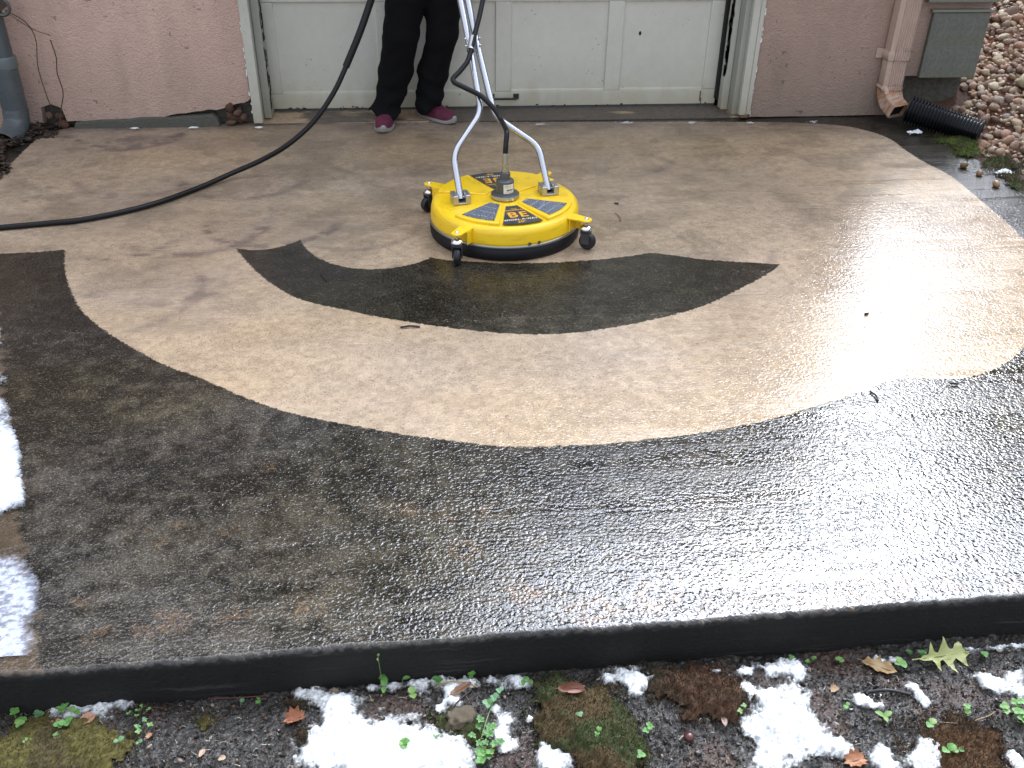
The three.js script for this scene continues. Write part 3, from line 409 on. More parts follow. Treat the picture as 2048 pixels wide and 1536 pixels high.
{
  const d = thing('downspout', 'ribbed pinkish downspout on the right wall with a rust-stained elbow', 'downspout');
  const base = (seed, rust) => new THREE.MeshPhysicalMaterial({ roughness: 0.4, map: tex(256, 512, (u, v, o) => { const f = 0.9 + 0.2 * fbm(u * 20, v * 40 + seed, 3), rs = rust * sst(0.45, 0.75, fbm(u * 7, v * 22 + seed, 3) + rust * 0.2); o[0] = mix(0.50, 0.36, rs) * f; o[1] = mix(0.375, 0.17, rs) * f; o[2] = mix(0.31, 0.06, rs) * f; }) });
  const m1 = base(1, 0.1), m2 = base(4, 0.8);
  const sect = (cx, cz, w, dp, plain) => { const o = []; const n = 9; for (let i = 0; i < n * 4; i++) o.push([-w + 2 * w * i / (n * 4 - 1), dp - (!plain && i > 9 && i < n * 4 - 1 && (i >> 1) % 2 ? 0.0065 : 0)]); for (let i = 0; i < 6; i++) o.push([w, dp - 2 * dp * (i + 1) / 7]); o.push([w * 0.94, -dp], [-w * 0.94, -dp]); for (let i = 0; i < 6; i++) o.push([-w, -dp + 2 * dp * (i + 1) / 7]); return o; };
  const ring = (c, ux, uz, s) => s.map(([a, b]) => c.clone().addScaledVector(ux, a).addScaledVector(uz, b));
  const X = V(1, 0, 0), Zv = V(0, 0, 1), w = 0.053, dp = 0.036, cx = 2.318, cz = 0.046, S1 = sect(0, 0, w, dp);
  obj('pipe', loft([0.345, 0.8, 1.6, 2.39].map((y) => ring(V(cx, y, cz), X, Zv, S1))), m1, d);
  obj('pipe', loft([0.165, 0.25, 0.36].map((y) => ring(V(cx, y, cz), X, Zv, sect(0, 0, w * 0.965, dp * 0.95)))), m1, d);
  obj('joint', [loft([0.155, 0.175].map((y) => ring(V(cx, y, cz), X, Zv, sect(0, 0, w * 1.03, dp * 1.05))))], m1, d);
  const dir = V(0.42, 0, 0.91).normalize(), side0 = V(0, 1, 0).cross(dir).normalize(), el = [], r0 = 0.095;
  for (let i = 0; i <= 16; i++) { const a = Math.min(1.15, i / 14 * 1.15), ex = Math.max(0, i - 14) * 0.018, t = sst(0, 12, i), c = V(cx, 0.185, cz).addScaledVector(dir, r0 * (1 - Math.cos(a)) + ex * Math.sin(a)).add(V(0, -r0 * 1.1 * Math.sin(a) - ex * Math.cos(a) - 0.012 * t, 0)), n = dir.clone().multiplyScalar(Math.cos(a)).add(V(0, Math.sin(a), 0)), n0 = Zv.clone().multiplyScalar(Math.cos(a)).add(V(0, Math.sin(a), 0)); el.push(ring(c, X.clone().lerp(side0, t).normalize(), n0.lerp(n, t).normalize(), sect(0, 0, w * 0.98, dp * 0.98, i > 6))); }
  { const e = el[15], c = e.reduce((a, p) => a.add(p), V(0, 0, 0)).divideScalar(e.length), f = (k) => e.map((p) => c.clone().lerp(p, k)); obj('outlet_dark', loft([f(0.97), f(0.02)], false), mat([0.004, 0.004, 0.004], 0.9, { side: THREE.DoubleSide }), d); }  // black sheet across the elbow mouth stands in for the shade inside
  const elb = obj('elbow', loft(el, false), m2, d); tag(elb, 'rust-stained elbow at the foot');
  obj('strap', [loft([0.30, 0.345].map((y) => ring(V(cx, y, cz), X, Zv, sect(0, 0, w * 1.07, dp * 1.1)))), span(cx - w - 0.034, cx - w + 0.002, 0.298, 0.345, 0.002, 0.012, 0.002)], m1, d);
}
{
  const a = V(2.378, 0.090, 0.170), b = V(2.665, 0.035, 0.385), L = a.distanceTo(b), pts = [], n = 23;
  for (let i = 0; i <= n * 8; i++) { const t = i / (n * 8), k = Math.cos(t * n * 2 * Math.PI); pts.push([mix(0.062, 0.057, t) + 0.0065 * Math.sign(-k) * Math.pow(Math.abs(k), 0.7) * 1.2, t * L]); }
  for (let i = n * 4; i >= 0; i--) pts.push([0.052, i / (n * 4) * L]);
  const g = lathe(pts, 40); g.applyQuaternion(new THREE.Quaternion().setFromUnitVectors(V(0, 1, 0), b.clone().sub(a).normalize())).translate(a.x, a.y, a.z);
  tag(obj('corrugated_drain_pipe', g, mat([0.006, 0.007, 0.009], 0.16, { side: THREE.DoubleSide })), 'black corrugated plastic drain pipe lying by the downspout foot', 'drain pipe');
}
{
  const p = thing('waste_pipe', 'grey painted waste pipe in the left corner by the pink wall', 'pipe');
  const g = new THREE.MeshPhysicalMaterial({ roughness: 0.32, map: tex(256, 256, (u, v, o) => { const k = 0.8 + 0.4 * fbm(u * 20, v * 30, 4); o[0] = 0.075 * k; o[1] = 0.09 * k; o[2] = 0.094 * k; }, true, [1, 1]) });
  obj('upper_pipe', lathe([[0.045, 0.3], [0.045, 2.39]], 32).translate(-1.925, 0, 0.09), g, p);
  obj('collar', lathe([[0.045, 0.365], [0.054, 0.36], [0.054, 0.315], [0.05, 0.31]], 32).translate(-1.925, 0, 0.09), mat([0.12, 0.14, 0.14], 0.35), p);
  obj('lower_pipe', [lathe([[0.056, 0.09], [0.058, 0.2], [0.058, 0.318], [0.05, 0.322]], 32).translate(-1.935, 0, 0.09), tube([[-1.935, 0.12, 0.09], [-1.938, 0.06, 0.105], [-1.95, 0.02, 0.16], [-1.965, 0.0, 0.22]], 0.057, 24, 28)], g, p);
  obj('valve', [new THREE.TorusGeometry(0.035, 0.008, 8, 20).translate(-1.86, 0.585, 0.13), bx(0.03, 0.03, 0.08, -1.875, 0.585, 0.1, 0.006)], mat([0.12, 0.12, 0.11], 0.5, { metalness: 0.6 }), p);
}
const wireM = mat([0.05, 0.032, 0.022], 0.6);
tag(obj('loose_wire', tube([[-1.87, 0.56, 0.07], [-1.80, 0.50, 0.05], [-1.785, 0.42, 0.03], [-1.805, 0.30, 0.03], [-1.80, 0.18, 0.03], [-1.79, 0.10, 0.03]], 0.0022, 60, 6), wireM), 'long brown wire drooping from the waste pipe valve, nearest the pipe', 'wire');
tag(obj('loose_wire', tube([[-1.72, 0.42, 0.03], [-1.715, 0.34, 0.025], [-1.725, 0.27, 0.03], [-1.72, 0.18, 0.03], [-1.745, 0.10, 0.04], [-1.765, 0.02, 0.06]], 0.0024, 60, 6), wireM), 'short wavy brown wire standing against the wall, farther from the pipe', 'wire');
tag(obj('loose_wire', tube([[-1.868, 0.555, 0.08], [-1.79, 0.47, 0.03], [-1.72, 0.435, 0.012]], 0.0014, 30, 6), wireM), 'thin dark wire running from the valve to the wall', 'wire');
{ // leaf litter heaped along the foot of the waste pipe
  const q = rng(44), l = []; for (let i = 0; i < 900; i++) { const t = q(), x = -1.87 - 0.13 * q() + 0.05 * Math.sin(t * 9), z = -0.02 + t * 0.72, g = new THREE.PlaneGeometry(0.008 + q() * 0.03, 0.004 + q() * 0.012).rotateX(-1.57 + (q() - 0.5) * 1.6).rotateY(q() * 6).translate(x + (z < 0.15 ? 0.07 * q() : 0), 0.004 + q() * 0.03 * Math.min(1, Math.abs(x + 1.83) * 14), z), n = g.attributes.position.count, k = 0.3 + q(), c = new Float32Array(n * 3); for (let j = 0; j < n; j++) c.set([0.055 * k, 0.036 * k, 0.024 * k], j * 3); g.setAttribute('color', new THREE.BufferAttribute(c, 3)); l.push(g); }
  tag(obj('leaf_litter', l, new THREE.MeshPhysicalMaterial({ vertexColors: true, roughness: 0.7, side: THREE.DoubleSide })), 'dark rotted leaf litter along the foot of the grey waste pipe', 'leaf litter', null, 'stuff');
}

// ---------------------------------------------------------------- pebble bank
const bankH = (x, z) => { const s = Math.max(0, x - 2.66), t = Math.max(0, 0.42 - z), u = -0.035 + 0.50 * s + 0.18 * Math.min(t, 3) + (fbm(x * 4, z * 4, 3) - 0.5) * 0.06; return Math.min(u, 2.2 + 0.2 * noise(x, z)); };
const bank = thing('gravel_bank', 'red clay bank covered with river pebbles right of the house', null, null, 'structure');
{
  const clay = grid(2.5, 9, -8, 6, 0.06, (x, z) => { const w = fbm(x * 12, z * 12, 4), e = sst(0.4, 0.65, fbm(x * 3 + 8, z * 3, 3)); const k = (0.6 + 0.8 * w) * (z > -0.1 && x < 3 ? 0.6 : 1); return [bankH(x, z), mix(0.12, 0.22, e) * k, mix(0.085, 0.10, e) * k, mix(0.055, 0.06, e) * k]; });
  obj('bank_soil', clay, new THREE.MeshPhysicalMaterial({ vertexColors: true, roughness: 0.9, bumpMap: granTex, bumpScale: 0.012 }), bank);
  const geos = Array.from({ length: 10 }, (_, i) => rock(60 + i, 1, 0.16)), tones = [[0.30, 0.19, 0.11], [0.23, 0.13, 0.075], [0.42, 0.31, 0.19], [0.33, 0.235, 0.145], [0.17, 0.095, 0.06], [0.56, 0.46, 0.31], [0.25, 0.18, 0.125], [0.36, 0.20, 0.12]].map((c, i) => mat(c, 0.55, { bumpMap: granTex, bumpScale: 0.002 }));
  const q = rng(71), put = [];
  // poisson-like scatter on the part of the bank the photograph shows
  for (let k = 0; k < 110000 && put.length < 4600; k++) {
    const x = mix(2.56, 3.9, q()), z = mix(-1.7, 1.2, q()); if (x < 2.79 && z < 0.05) continue; if (z > 0.25 && x < 2.60 + 0.10 * noise(z * 9, 2) + (z > 0.7 ? 0.06 : 0)) continue;
    const s = 0.009 + 0.018 * Math.pow(q(), 2.4) + (q() > 0.95 ? 0.014 : 0); let ok = true; for (const p of put) if ((p[0] - x) ** 2 + (p[1] - z) ** 2 < (0.56 * (p[2] + s)) ** 2) { ok = false; break; } if (ok) put.push([x, z, s, q(), q(), q()]);
  }
  const cam = camera.position; put.sort((a, b) => b[2] / Math.hypot(b[0] - cam.x, b[1] - cam.z) * (inView(b) ? 9 : 1) - a[2] / Math.hypot(a[0] - cam.x, a[1] - cam.z) * (inView(a) ? 9 : 1));
  function inView(p) { const v = V(p[0], bankH(p[0], p[1]), p[1]); camera.updateMatrixWorld(); camera.aspect = 4 / 3; camera.updateProjectionMatrix(); v.project(camera); return Math.abs(v.x) < 1.02 && Math.abs(v.y) < 1.02; }
  const set = (o, [x, z, s, a, b, c]) => { o.position.set(x, bankH(x, z) + s * 0.32, z); o.rotation.set((b - 0.5) * 0.9 + 0.2, a * 6.28, (c - 0.5) * 0.9 - 0.3); o.scale.set(s * (1.1 + 0.5 * b), s * (0.55 + 0.35 * c), s * (0.85 + 0.3 * a)); };
  put.slice(0, 300).forEach((p, i) => { const o = obj('pebble', geos[i % 10], tones[(p[3] * 97 | 0) % 8], bank); set(o, p); });
  const rest = put.slice(300), im = new THREE.InstancedMesh(geos[3], mat([1, 1, 1], 0.55), rest.length), o = new THREE.Object3D(); im.name = 'small_pebbles'; im.userData.kind = 'stuff';
  rest.forEach((p, i) => { set(o, p); o.updateMatrix(); im.setMatrixAt(i, o.matrix); im.setColorAt(i, tones[(p[3] * 97 | 0) % 8].color); }); bank.add(shade(im));
  const big = obj('pebble', rock(401, 1, 0.32), mat([0.62, 0.52, 0.30], 0.7, { bumpMap: granTex, bumpScale: 0.004 }), bank); big.position.set(3.0, bankH(3.0, 0.12) + 0.03, 0.12); big.scale.set(0.055, 0.038, 0.04); big.rotation.set(0.3, 0.5, 0.35); tag(big, 'large angular cream stone');
}
const flatB = (x, z) => Math.max(0.002, bankH(x, z));
mossPatch([[2.50, 0.42, 0.05], [2.55, 0.5, 0.06], [2.50, 0.58, 0.05], [2.58, 0.4, 0.05]], 'bright green moss below the end of the black drain pipe', [[0.07, 0.10, 0.012], [0.05, 0.055, 0.012]], flatB, 0.016, 3600, 0.012, 'moss_patch', 31);
mossPatch([[2.56, 0.75, 0.05], [2.56, 0.86, 0.05], [2.55, 0.97, 0.05], [2.58, 1.08, 0.05], [2.62, 0.7, 0.06]], 'dark green moss strip along the right edge of the slab', [[0.05, 0.07, 0.012], [0.06, 0.045, 0.016]], flatB, 0.014, 4200, 0.014, 'moss_patch', 32);
[[2.405, 0.751, 'upright brown pebble on the wet slab rim, nearest the drain pipe', [0.20, 0.13, 0.06], 0.6], [2.433, 0.846, 'flat brown pebble on the wet slab rim, middle one of three', [0.24, 0.14, 0.07], 0.1], [2.438, 0.982, 'rounded tan pebble on the wet slab rim, closest to the viewer', [0.30, 0.19, 0.09], 0.2]].forEach(([x, z, l, c, t], i) => { const o = obj('pebble', rock(80 + i, 1, 0.18), mat(c, 0.35)); o.position.set(x, 0.012, z); o.scale.set(0.017, 0.012 + t * 0.012, 0.013); o.rotation.set(t, i, 0.2); tag(o, l, 'pebble', 'pebbles lying on the slab rim'); });
[[2.38, 0.30, 'white foam fleck beside the drain pipe'], [2.55, 0.846, 'white foam shred on the dark moss strip at the right']].forEach(([x, z, l], i) => { const g = grid(x - 0.06, x + 0.06, z - 0.05, z + 0.05, 0.004, (a, b) => { const f = Math.exp(-((a - x) ** 2 / 0.0012 + (b - z) ** 2 / 0.0006)) - 0.3 - (fbm(a * 60, b * 60, 3) - 0.5) * 1.1; return f < -0.05 ? null : [flatB(a, b) + 0.006 + 0.012 * Math.sqrt(clamp(f + 0.05)) * (1 + noise(a * 200, b * 200)), 0.8, 0.84, 0.86, sst(-0.05, 0.2, f) * 0.8]; }); tag(obj('foam_fleck', g, sheenFoam), l, 'soap foam'); });

// ---------------------------------------------------------------- surface cleaner
const yel = new THREE.MeshPhysicalMaterial({ color: new THREE.Color().setRGB(0.92, 0.60, 0.010), map: tex(512, 512, (u, v, o) => { const d = sst(0.5, 0.75, fbm(u * 34, v * 20, 4)) * 0.22 + (noise(u * 230, v * 150) > 0.93 ? 0.25 : 0); o[0] = 1 - d * 0.6; o[1] = 1 - d * 0.7; o[2] = 1; }, true, [1, 1]), roughness: 0.36, clearcoat: 0.25, clearcoatRoughness: 0.3, bumpMap: granTex, bumpScale: 0.0003 });
const steel = mat([0.50, 0.515, 0.55], 0.22, { metalness: 1 }), alu = mat([0.46, 0.46, 0.46], 0.38, { metalness: 0.9 }), chrome = mat([0.75, 0.75, 0.75], 0.1, { metalness: 1 }), rubber = mat([0.010, 0.010, 0.011], 0.45), zinc = mat([0.50, 0.48, 0.36], 0.3, { metalness: 0.9 }), grey = mat([0.085, 0.088, 0.088], 0.42, { metalness: 0.2 });
const cl = thing('surface_cleaner', 'yellow round surface cleaner with a steel handle on four casters', 'surface cleaner'); cl.position.set(0.278, 0, 1.308); cl.rotation.y = 12 * Math.PI / 180;
{
  obj('skirt', [lathe([[0.262, 0.05], [0.262, 0.008], [0.266, 0.003], [0.286, 0.004], [0.288, 0.02], [0.286, 0.05], [0.262, 0.05]], 96)], mat([0.005, 0.005, 0.006], 0.55, { specularIntensity: 0.6 }), cl);
  obj('trim_ring', [lathe([[0.281, 0.05], [0.2875, 0.05], [0.288, 0.055], [0.2865, 0.060], [0.281, 0.060]], 96)], mat([0.30, 0.30, 0.28], 0.4, { metalness: 0.8 }), cl);
  obj('deck', [lathe([[0.27, 0.055], [0.285, 0.055], [0.2845, 0.07], [0.282, 0.10], [0.279, 0.112], [0.272, 0.121], [0.262, 0.1265], [0.24, 0.129], [0.12, 0.132], [0.03, 0.133], [0.0, 0.133]], 96)], yel, cl);
  const wedge = (c, hw, r0, r1, n = 14) => { const s = new THREE.Shape(), A = (a, r) => [Math.sin(a) * r, -Math.cos(a) * r]; for (let i = 0; i <= n; i++) { const a = c - hw + 2 * hw * i / n, p = A(a, r1); i ? s.lineTo(...p) : s.moveTo(...p); } for (let i = 4; i >= 0; i--) s.lineTo(...A(c - hw * 0.8 + 2 * hw * 0.8 * i / 4, r0)); s.closePath(); return s; };
  const D = Math.PI / 180;
  for (const a of [-41, 41, -139, 139]) {
    const front = Math.abs(a) < 90;
    obj('raised_pad', new THREE.ExtrudeGeometry(wedge(a * D, (front ? 19 : 22) * D, 0.078, front ? 0.252 : 0.256), { depth: 0.008, bevelEnabled: true, bevelSize: 0.006, bevelThickness: 0.006, bevelSegments: 4, curveSegments: 20 }).rotateX(-Math.PI / 2).translate(0, 0.1255, 0), yel, cl);
  }
  const sticker = (draw, W = 512) => { const c = document.createElement('canvas'); c.width = c.height = W; const x = c.getContext('2d'); draw(x, W); const t = new THREE.CanvasTexture(c); t.colorSpace = THREE.SRGBColorSpace; t.flipY = true; return new THREE.MeshPhysicalMaterial({ map: t, roughness: 0.18, clearcoat: 0.6, clearcoatRoughness: 0.12, bumpMap: granTex, bumpScale: 0.0006 }); };
  const mapWedge = (g, c, r0, r1, wd) => { const p = g.attributes.position, u = g.attributes.uv; for (let i = 0; i < p.count; i++) { const X = p.getX(i), Z = p.getZ(i), f = X * Math.sin(c) + Z * Math.cos(c), s = X * Math.cos(c) - Z * Math.sin(c); u.setXY(i, 0.5 + s / wd, 1 - (f - r0) / (r1 - r0)); } return g; };
  const sheet = (c, hw, r0, r1, y, m, name, lab) => { const g = new THREE.ExtrudeGeometry(wedge(c, hw, r0, r1), { depth: 0.0012, bevelEnabled: false }).rotateX(-Math.PI / 2).translate(0, y, 0); const o = obj(name, mapWedge(g, c, r0, r1, 0.17), m, cl); tag(o, lab); };
  const textM = sticker((x, W) => { x.fillStyle = '#2b3444'; x.fillRect(0, 0, W, W); const q = rng(3); for (let k = 0; k < 34; k++) { let y = 8 + k * 15, X = 20; x.fillStyle = k % 9 === 0 ? 'rgba(235,240,245,.95)' : 'rgba(205,215,228,.8)'; while (X < W - 30) { const w = 6 + q() * 34; x.fillRect(X, y + q() * 2, w, k % 9 === 0 ? 8 : 6); X += w + 5 + q() * 6; } } });
  const beM = sticker((x, W) => { x.fillStyle = '#232836'; x.fillRect(0, 0, W, W); x.textAlign = 'center'; x.fillStyle = '#f6b21c'; x.font = 'bold 34px sans-serif'; x.fillText('THE', W / 2, 95); x.font = 'bold 46px sans-serif'; x.fillText('ORIGINAL', W / 2, 140); x.font = 'bold 205px sans-serif'; x.fillText('BE', W / 2, 325); x.fillStyle = '#f5e3c0'; x.font = 'bold 58px sans-serif'; x.fillText('WHIRL-A-WAY', W / 2, 405); x.fillStyle = '#f6b21c'; x.font = 'bold 70px sans-serif'; x.fillText('20"', W / 2, 475); });
  for (const a of [-41, 41]) sheet(a * D, 15.5 * D, 0.088, 0.243, 0.1400, textM, 'instruction_label', 'dark blue instruction label in small white print');
  sheet(-1 * D, 17 * D, 0.092, 0.258, 0.1335, beM, 'brand_label', 'dark label with large yellow letters facing the viewer'); sheet(179 * D, 17 * D, 0.092, 0.258, 0.1335, beM, 'brand_label', 'dark label with yellow letters on the far side');
  // swivel and its fittings
  const sw = obj('swivel', [lathe([[0.001, 0.132], [0.05, 0.132], [0.053, 0.136], [0.053, 0.149], [0.05, 0.153], [0.035, 0.154], [0.034, 0.157], [0.034, 0.199], [0.031, 0.204], [0.021, 0.205], [0.0195, 0.208], [0.0195, 0.229], [0.017, 0.233], [0.0, 0.234]], 48)], grey, cl);
  obj('clamp_ring', [lathe([[0.0535, 0.1365], [0.0545, 0.1375], [0.0545, 0.1485], [0.0535, 0.1495]], 48)], alu, sw);
  obj('clamp_bolt', [new THREE.CylinderGeometry(0.004, 0.004, 0.008, 10).rotateX(1.57).translate(-0.008, 0.143, 0.054), new THREE.CylinderGeometry(0.004, 0.004, 0.008, 10).rotateX(1.57).translate(0.014, 0.143, 0.053)], chrome, sw);
  const lc = document.createElement('canvas'); lc.width = 256; lc.height = 192; { const x = lc.getContext('2d'), q = rng(9); x.fillStyle = '#e4dfd0'; x.fillRect(0, 0, 256, 192); x.fillStyle = '#777'; for (let k = 0; k < 4; k++) x.fillRect(20, 14 + k * 16, 60 + q() * 110, 6); x.fillStyle = '#111'; for (let k = 0; k < 5; k++) { x.save(); x.translate(70 + k * 32, 120); x.transform(1, 0, -0.25, 1, 0, 0); x.fillRect(0, -18, 22, 36); x.restore(); } x.fillStyle = '#999'; x.fillRect(40, 160, 170, 8); }
  const lt = new THREE.CanvasTexture(lc); lt.colorSpace = THREE.SRGBColorSpace; lt.wrapS = THREE.ClampToEdgeWrapping;
  obj('swivel_label', new THREE.CylinderGeometry(0.0346, 0.0346, 0.036, 16, 1, true, -0.45, 1.3).translate(0, 0.177, 0), new THREE.MeshPhysicalMaterial({ map: lt, roughness: 0.35 }), sw);
  obj('hose_fitting', [lathe([[0.011, 0.232], [0.011, 0.246], [0.0095, 0.248], [0.0095, 0.258], [0.012, 0.26], [0.012, 0.268], [0.0105, 0.27], [0.0105, 0.305], [0.008, 0.306]], 20), new THREE.CylinderGeometry(0.0135, 0.0135, 0.012, 6).translate(0, 0.24, 0)], zinc, cl);
  // four caster arms
  const arm = new THREE.Shape(); arm.moveTo(-0.026, 0.25); arm.lineTo(-0.026, 0.262); arm.lineTo(-0.019, 0.335); arm.absarc(0, 0.345, 0.019, Math.PI, 0, true); arm.lineTo(0.026, 0.262); arm.lineTo(0.026, 0.25); arm.closePath();
  for (const [a, sp] of [[-46, 0.5], [44, 0.2], [-136, 1.2], [134, 0.9]]) {
    const g = new THREE.Group(); g.name = 'caster'; g.rotation.y = a * D; cl.add(g);
    obj('bracket', [new THREE.ExtrudeGeometry(arm, { depth: 0.004, bevelEnabled: true, bevelSize: 0.001, bevelThickness: 0.001, bevelSegments: 2 }).scale(1, 1, 1).rotateX(Math.PI / 2).scale(1, 1, 1).translate(0, 0.118, 0), span(-0.024, 0.024, 0.062, 0.115, 0.2835, 0.289, 0.002), bx(0.004, 0.05, 0.03, 0.0235, 0.09, 0.30, 0.001)], yel, g);
    obj('bolt', [new THREE.SphereGeometry(0.008, 14, 8, 0, 6.3, 0, 1.57).translate(0, 0.1185, 0.345), new THREE.CylinderGeometry(0.005, 0.005, 0.02, 10).translate(0, 0.108, 0.345)], chrome, g);
    const w = new THREE.Matrix4().makeRotationY(sp).setPosition(0, 0, 0.345), ap = (x) => x.applyMatrix4(w);
    obj('cap', ap(lathe([[0.0, 0.098], [0.010, 0.098], [0.020, 0.090], [0.0225, 0.084], [0.022, 0.078], [0.0, 0.076]], 24)), chrome, g);
    obj('fork', [ap(span(-0.019, -0.015, 0.026, 0.08, -0.016, 0.018, 0.003)), ap(span(0.015, 0.019, 0.026, 0.08, -0.016, 0.018, 0.003)), ap(span(-0.019, 0.019, 0.066, 0.079, -0.018, 0.018, 0.004))], mat([0.07, 0.07, 0.075], 0.35, { metalness: 0.5 }), g);
    obj('wheel', ap(lathe([[0.006, -0.013], [0.024, -0.013], [0.0305, -0.009], [0.032, 0], [0.0305, 0.009], [0.024, 0.013], [0.006, 0.013]], 32).rotateZ(Math.PI / 2).translate(0, 0.033, 0.008)), rubber, g);
  }
  for (const a of [-4, 3.5]) obj('rim_screw', new THREE.CylinderGeometry(0.006, 0.006, 0.006, 6).rotateX(1.57).translate(0, 0.066, 0.286).rotateY((a + 6) * D), mat([0.2, 0.17, 0.08], 0.4, { metalness: 0.7 }), cl);
  // handle: two bent steel tubes that lean back
  const th = 42 * D, P = (u, v, o = 0) => V(u, 0.145 + v * Math.cos(th) + o * Math.sin(th), -v * Math.sin(th) + o * Math.cos(th));
  for (const s of [-1, 1]) {
    obj('handle_tube', tube(bent([P(s * 0.174, -0.004), P(s * 0.170, 0.178), P(s * 0.0245 - 0.006, 0.325 - s * 0.012), P(s * 0.0155 - 0.012, 0.62), P(s * 0.0145 - 0.016, 1.02), P(s * 0.30, 1.12)], 0.045), 0.0128, 160, 14), steel, cl);
    const x = s * 0.174;
    obj('handle_bracket', [span(x - 0.034, x - 0.0135, 0.1335, 0.168, -0.03, 0.03, 0.004), span(x + 0.0135, x + 0.034, 0.1335, 0.168, -0.03, 0.03, 0.004), span(x - 0.034, x + 0.034, 0.1325, 0.139, -0.03, 0.03, 0.002), new THREE.CylinderGeometry(0.004, 0.004, 0.074, 10).rotateZ(1.57).translate(x, 0.152, 0.002)], alu, cl);
    obj('grip', tube([P(s * 0.14, 1.053), P(s * 0.295, 1.118)], 0.017, 8, 12), rubber, cl);
  }
  const hp = [[0.0, 0.10], [0.012, 0.15], [0.028, 0.20], [0.033, 0.25], [0.033, 0.282], [0.008, 0.339], [-0.032, 0.389], [-0.085, 0.424], [-0.120, 0.447], [-0.124, 0.464], [-0.092, 0.492], [-0.055, 0.53], [-0.031, 0.578], [-0.004, 0.645], [0.023, 0.706], [0.052, 0.778], [0.085, 0.86], [0.09, 0.95], [0.04, 1.04]];
  const hv = hp.map(([u, v], i) => P(u, v, i < 3 ? 0.03 + 0.02 * i : 0.03)); hv.splice(0, 3, V(0, 0.30, 0), V(0.004, 0.335, -0.008), V(0.016, 0.375, -0.04)); hv.splice(3, 1);
  obj('hose', tube(curve(hv, 0.4), 0.0098, 220, 12), mat([0.007, 0.007, 0.007], 0.36, { specularIntensity: 0.6 }), cl);
  const c0 = P(-0.031, 0.585, 0.024), c1 = P(-0.014, 0.632, 0.024);
  obj('hose_clamp', [tube([c0, c1], 0.0145, 6, 16), tube([P(-0.034, 0.575, 0.026), c0], 0.0155, 4, 16)], alu, cl);
  for (const [u, v] of [[-0.046, 0.60], [-0.043, 0.63], [0.012, 0.60], [0.014, 0.63]]) obj('clamp_nut', new THREE.SphereGeometry(0.005, 8, 6).translate(...P(u, v, 0.016).toArray()), chrome, cl);
}

// ---------------------------------------------------------------- pressure hose
{
  const h = thing('pressure_hose', 'long black pressure hose curving across the slab from the left', 'hose');
  const m = mat([0.006, 0.0065, 0.007], 0.32, { specularIntensity: 0.55 });
  obj('hose_line', tube(curve([[-2.6, 0.011, 1.32], [-2.1, 0.011, 1.27], [-1.746, 0.012, 1.229], [-1.486, 0.012, 1.183], [-1.329, 0.012, 1.144], [-1.128, 0.012, 1.02], [-0.964, 0.013, 0.842], [-0.85, 0.03, 0.735], [-0.72, 0.075, 0.70], [-0.60, 0.145, 0.71], [-0.49, 0.225, 0.66], [-0.40, 0.33, 0.60], [-0.338, 0.435, 0.54], [-0.278, 0.553, 0.50], [-0.225, 0.672, 0.45], [-0.16, 0.82, 0.44], [-0.05, 0.96, 0.5]], 0.5), 0.0108, 260, 14), m, h);
  obj('strain_relief', tube([[-0.345, 0.422, 0.545], [-0.278, 0.553, 0.50], [-0.225, 0.672, 0.45], [-0.16, 0.82, 0.44]], 0.0152, 40, 14), m, h);
}

// ---------------------------------------------------------------- person
const person = thing('person', 'person in loose black trousers and maroon shoes steering the surface cleaner', 'person');
function body(bones, half, centre, res, k, extra) {
  const mc = new MarchingCubes(res, mat([1, 1, 1]), false, false, 400000), N = res, lo = centre.map((c) => c - half); mc.isolation = 0;
  for (let z = 0, i = 0; z < N; z++) for (let y = 0; y < N; y++) for (let x = 0; x < N; x++, i++) {
    const px = centre[0] + ((x - N / 2) / (N / 2)) * half, py = centre[1] + ((y - N / 2) / (N / 2)) * half, pz = centre[2] + ((z - N / 2) / (N / 2)) * half; let s = 0;
    for (const [a, b, ra, rb, fl = 1] of bones) { const dx = b[0] - a[0], dy = b[1] - a[1], dz = b[2] - a[2], ux = px - a[0], uy = py - a[1], uz = pz - a[2]; const t = clamp((ux * dx + uy * dy + uz * dz) / (dx * dx + dy * dy + dz * dz + 1e-9)); const ex = ux - dx * t, ey = uy - dy * t, ez = (uz - dz * t) / fl; s += Math.exp(-k * (Math.sqrt(ex * ex + ey * ey + ez * ez) - mix(ra, rb, t))); }
    let d = s > 1e-30 ? -Math.log(s) / k : 9; if (extra) d = extra(px, py, pz, d); mc.field[z * N * N + y * N + x] = -d;
  }
  mc.update(); const n = mc.count, p = new Float32Array(mc.positionArray.subarray(0, n * 3)); for (let i = 0; i < n; i++) for (let c = 0; c < 3; c++) p[i * 3 + c] = p[i * 3 + c] * half + centre[c];
  let g = new THREE.BufferGeometry(); g.setAttribute('position', new THREE.BufferAttribute(p, 3)); g = mergeVertices(g, 1e-5); g.computeVertexNormals();
  g.setAttribute('uv', new THREE.BufferAttribute(new Float32Array(g.attributes.position.count * 2), 2)); return g;
}
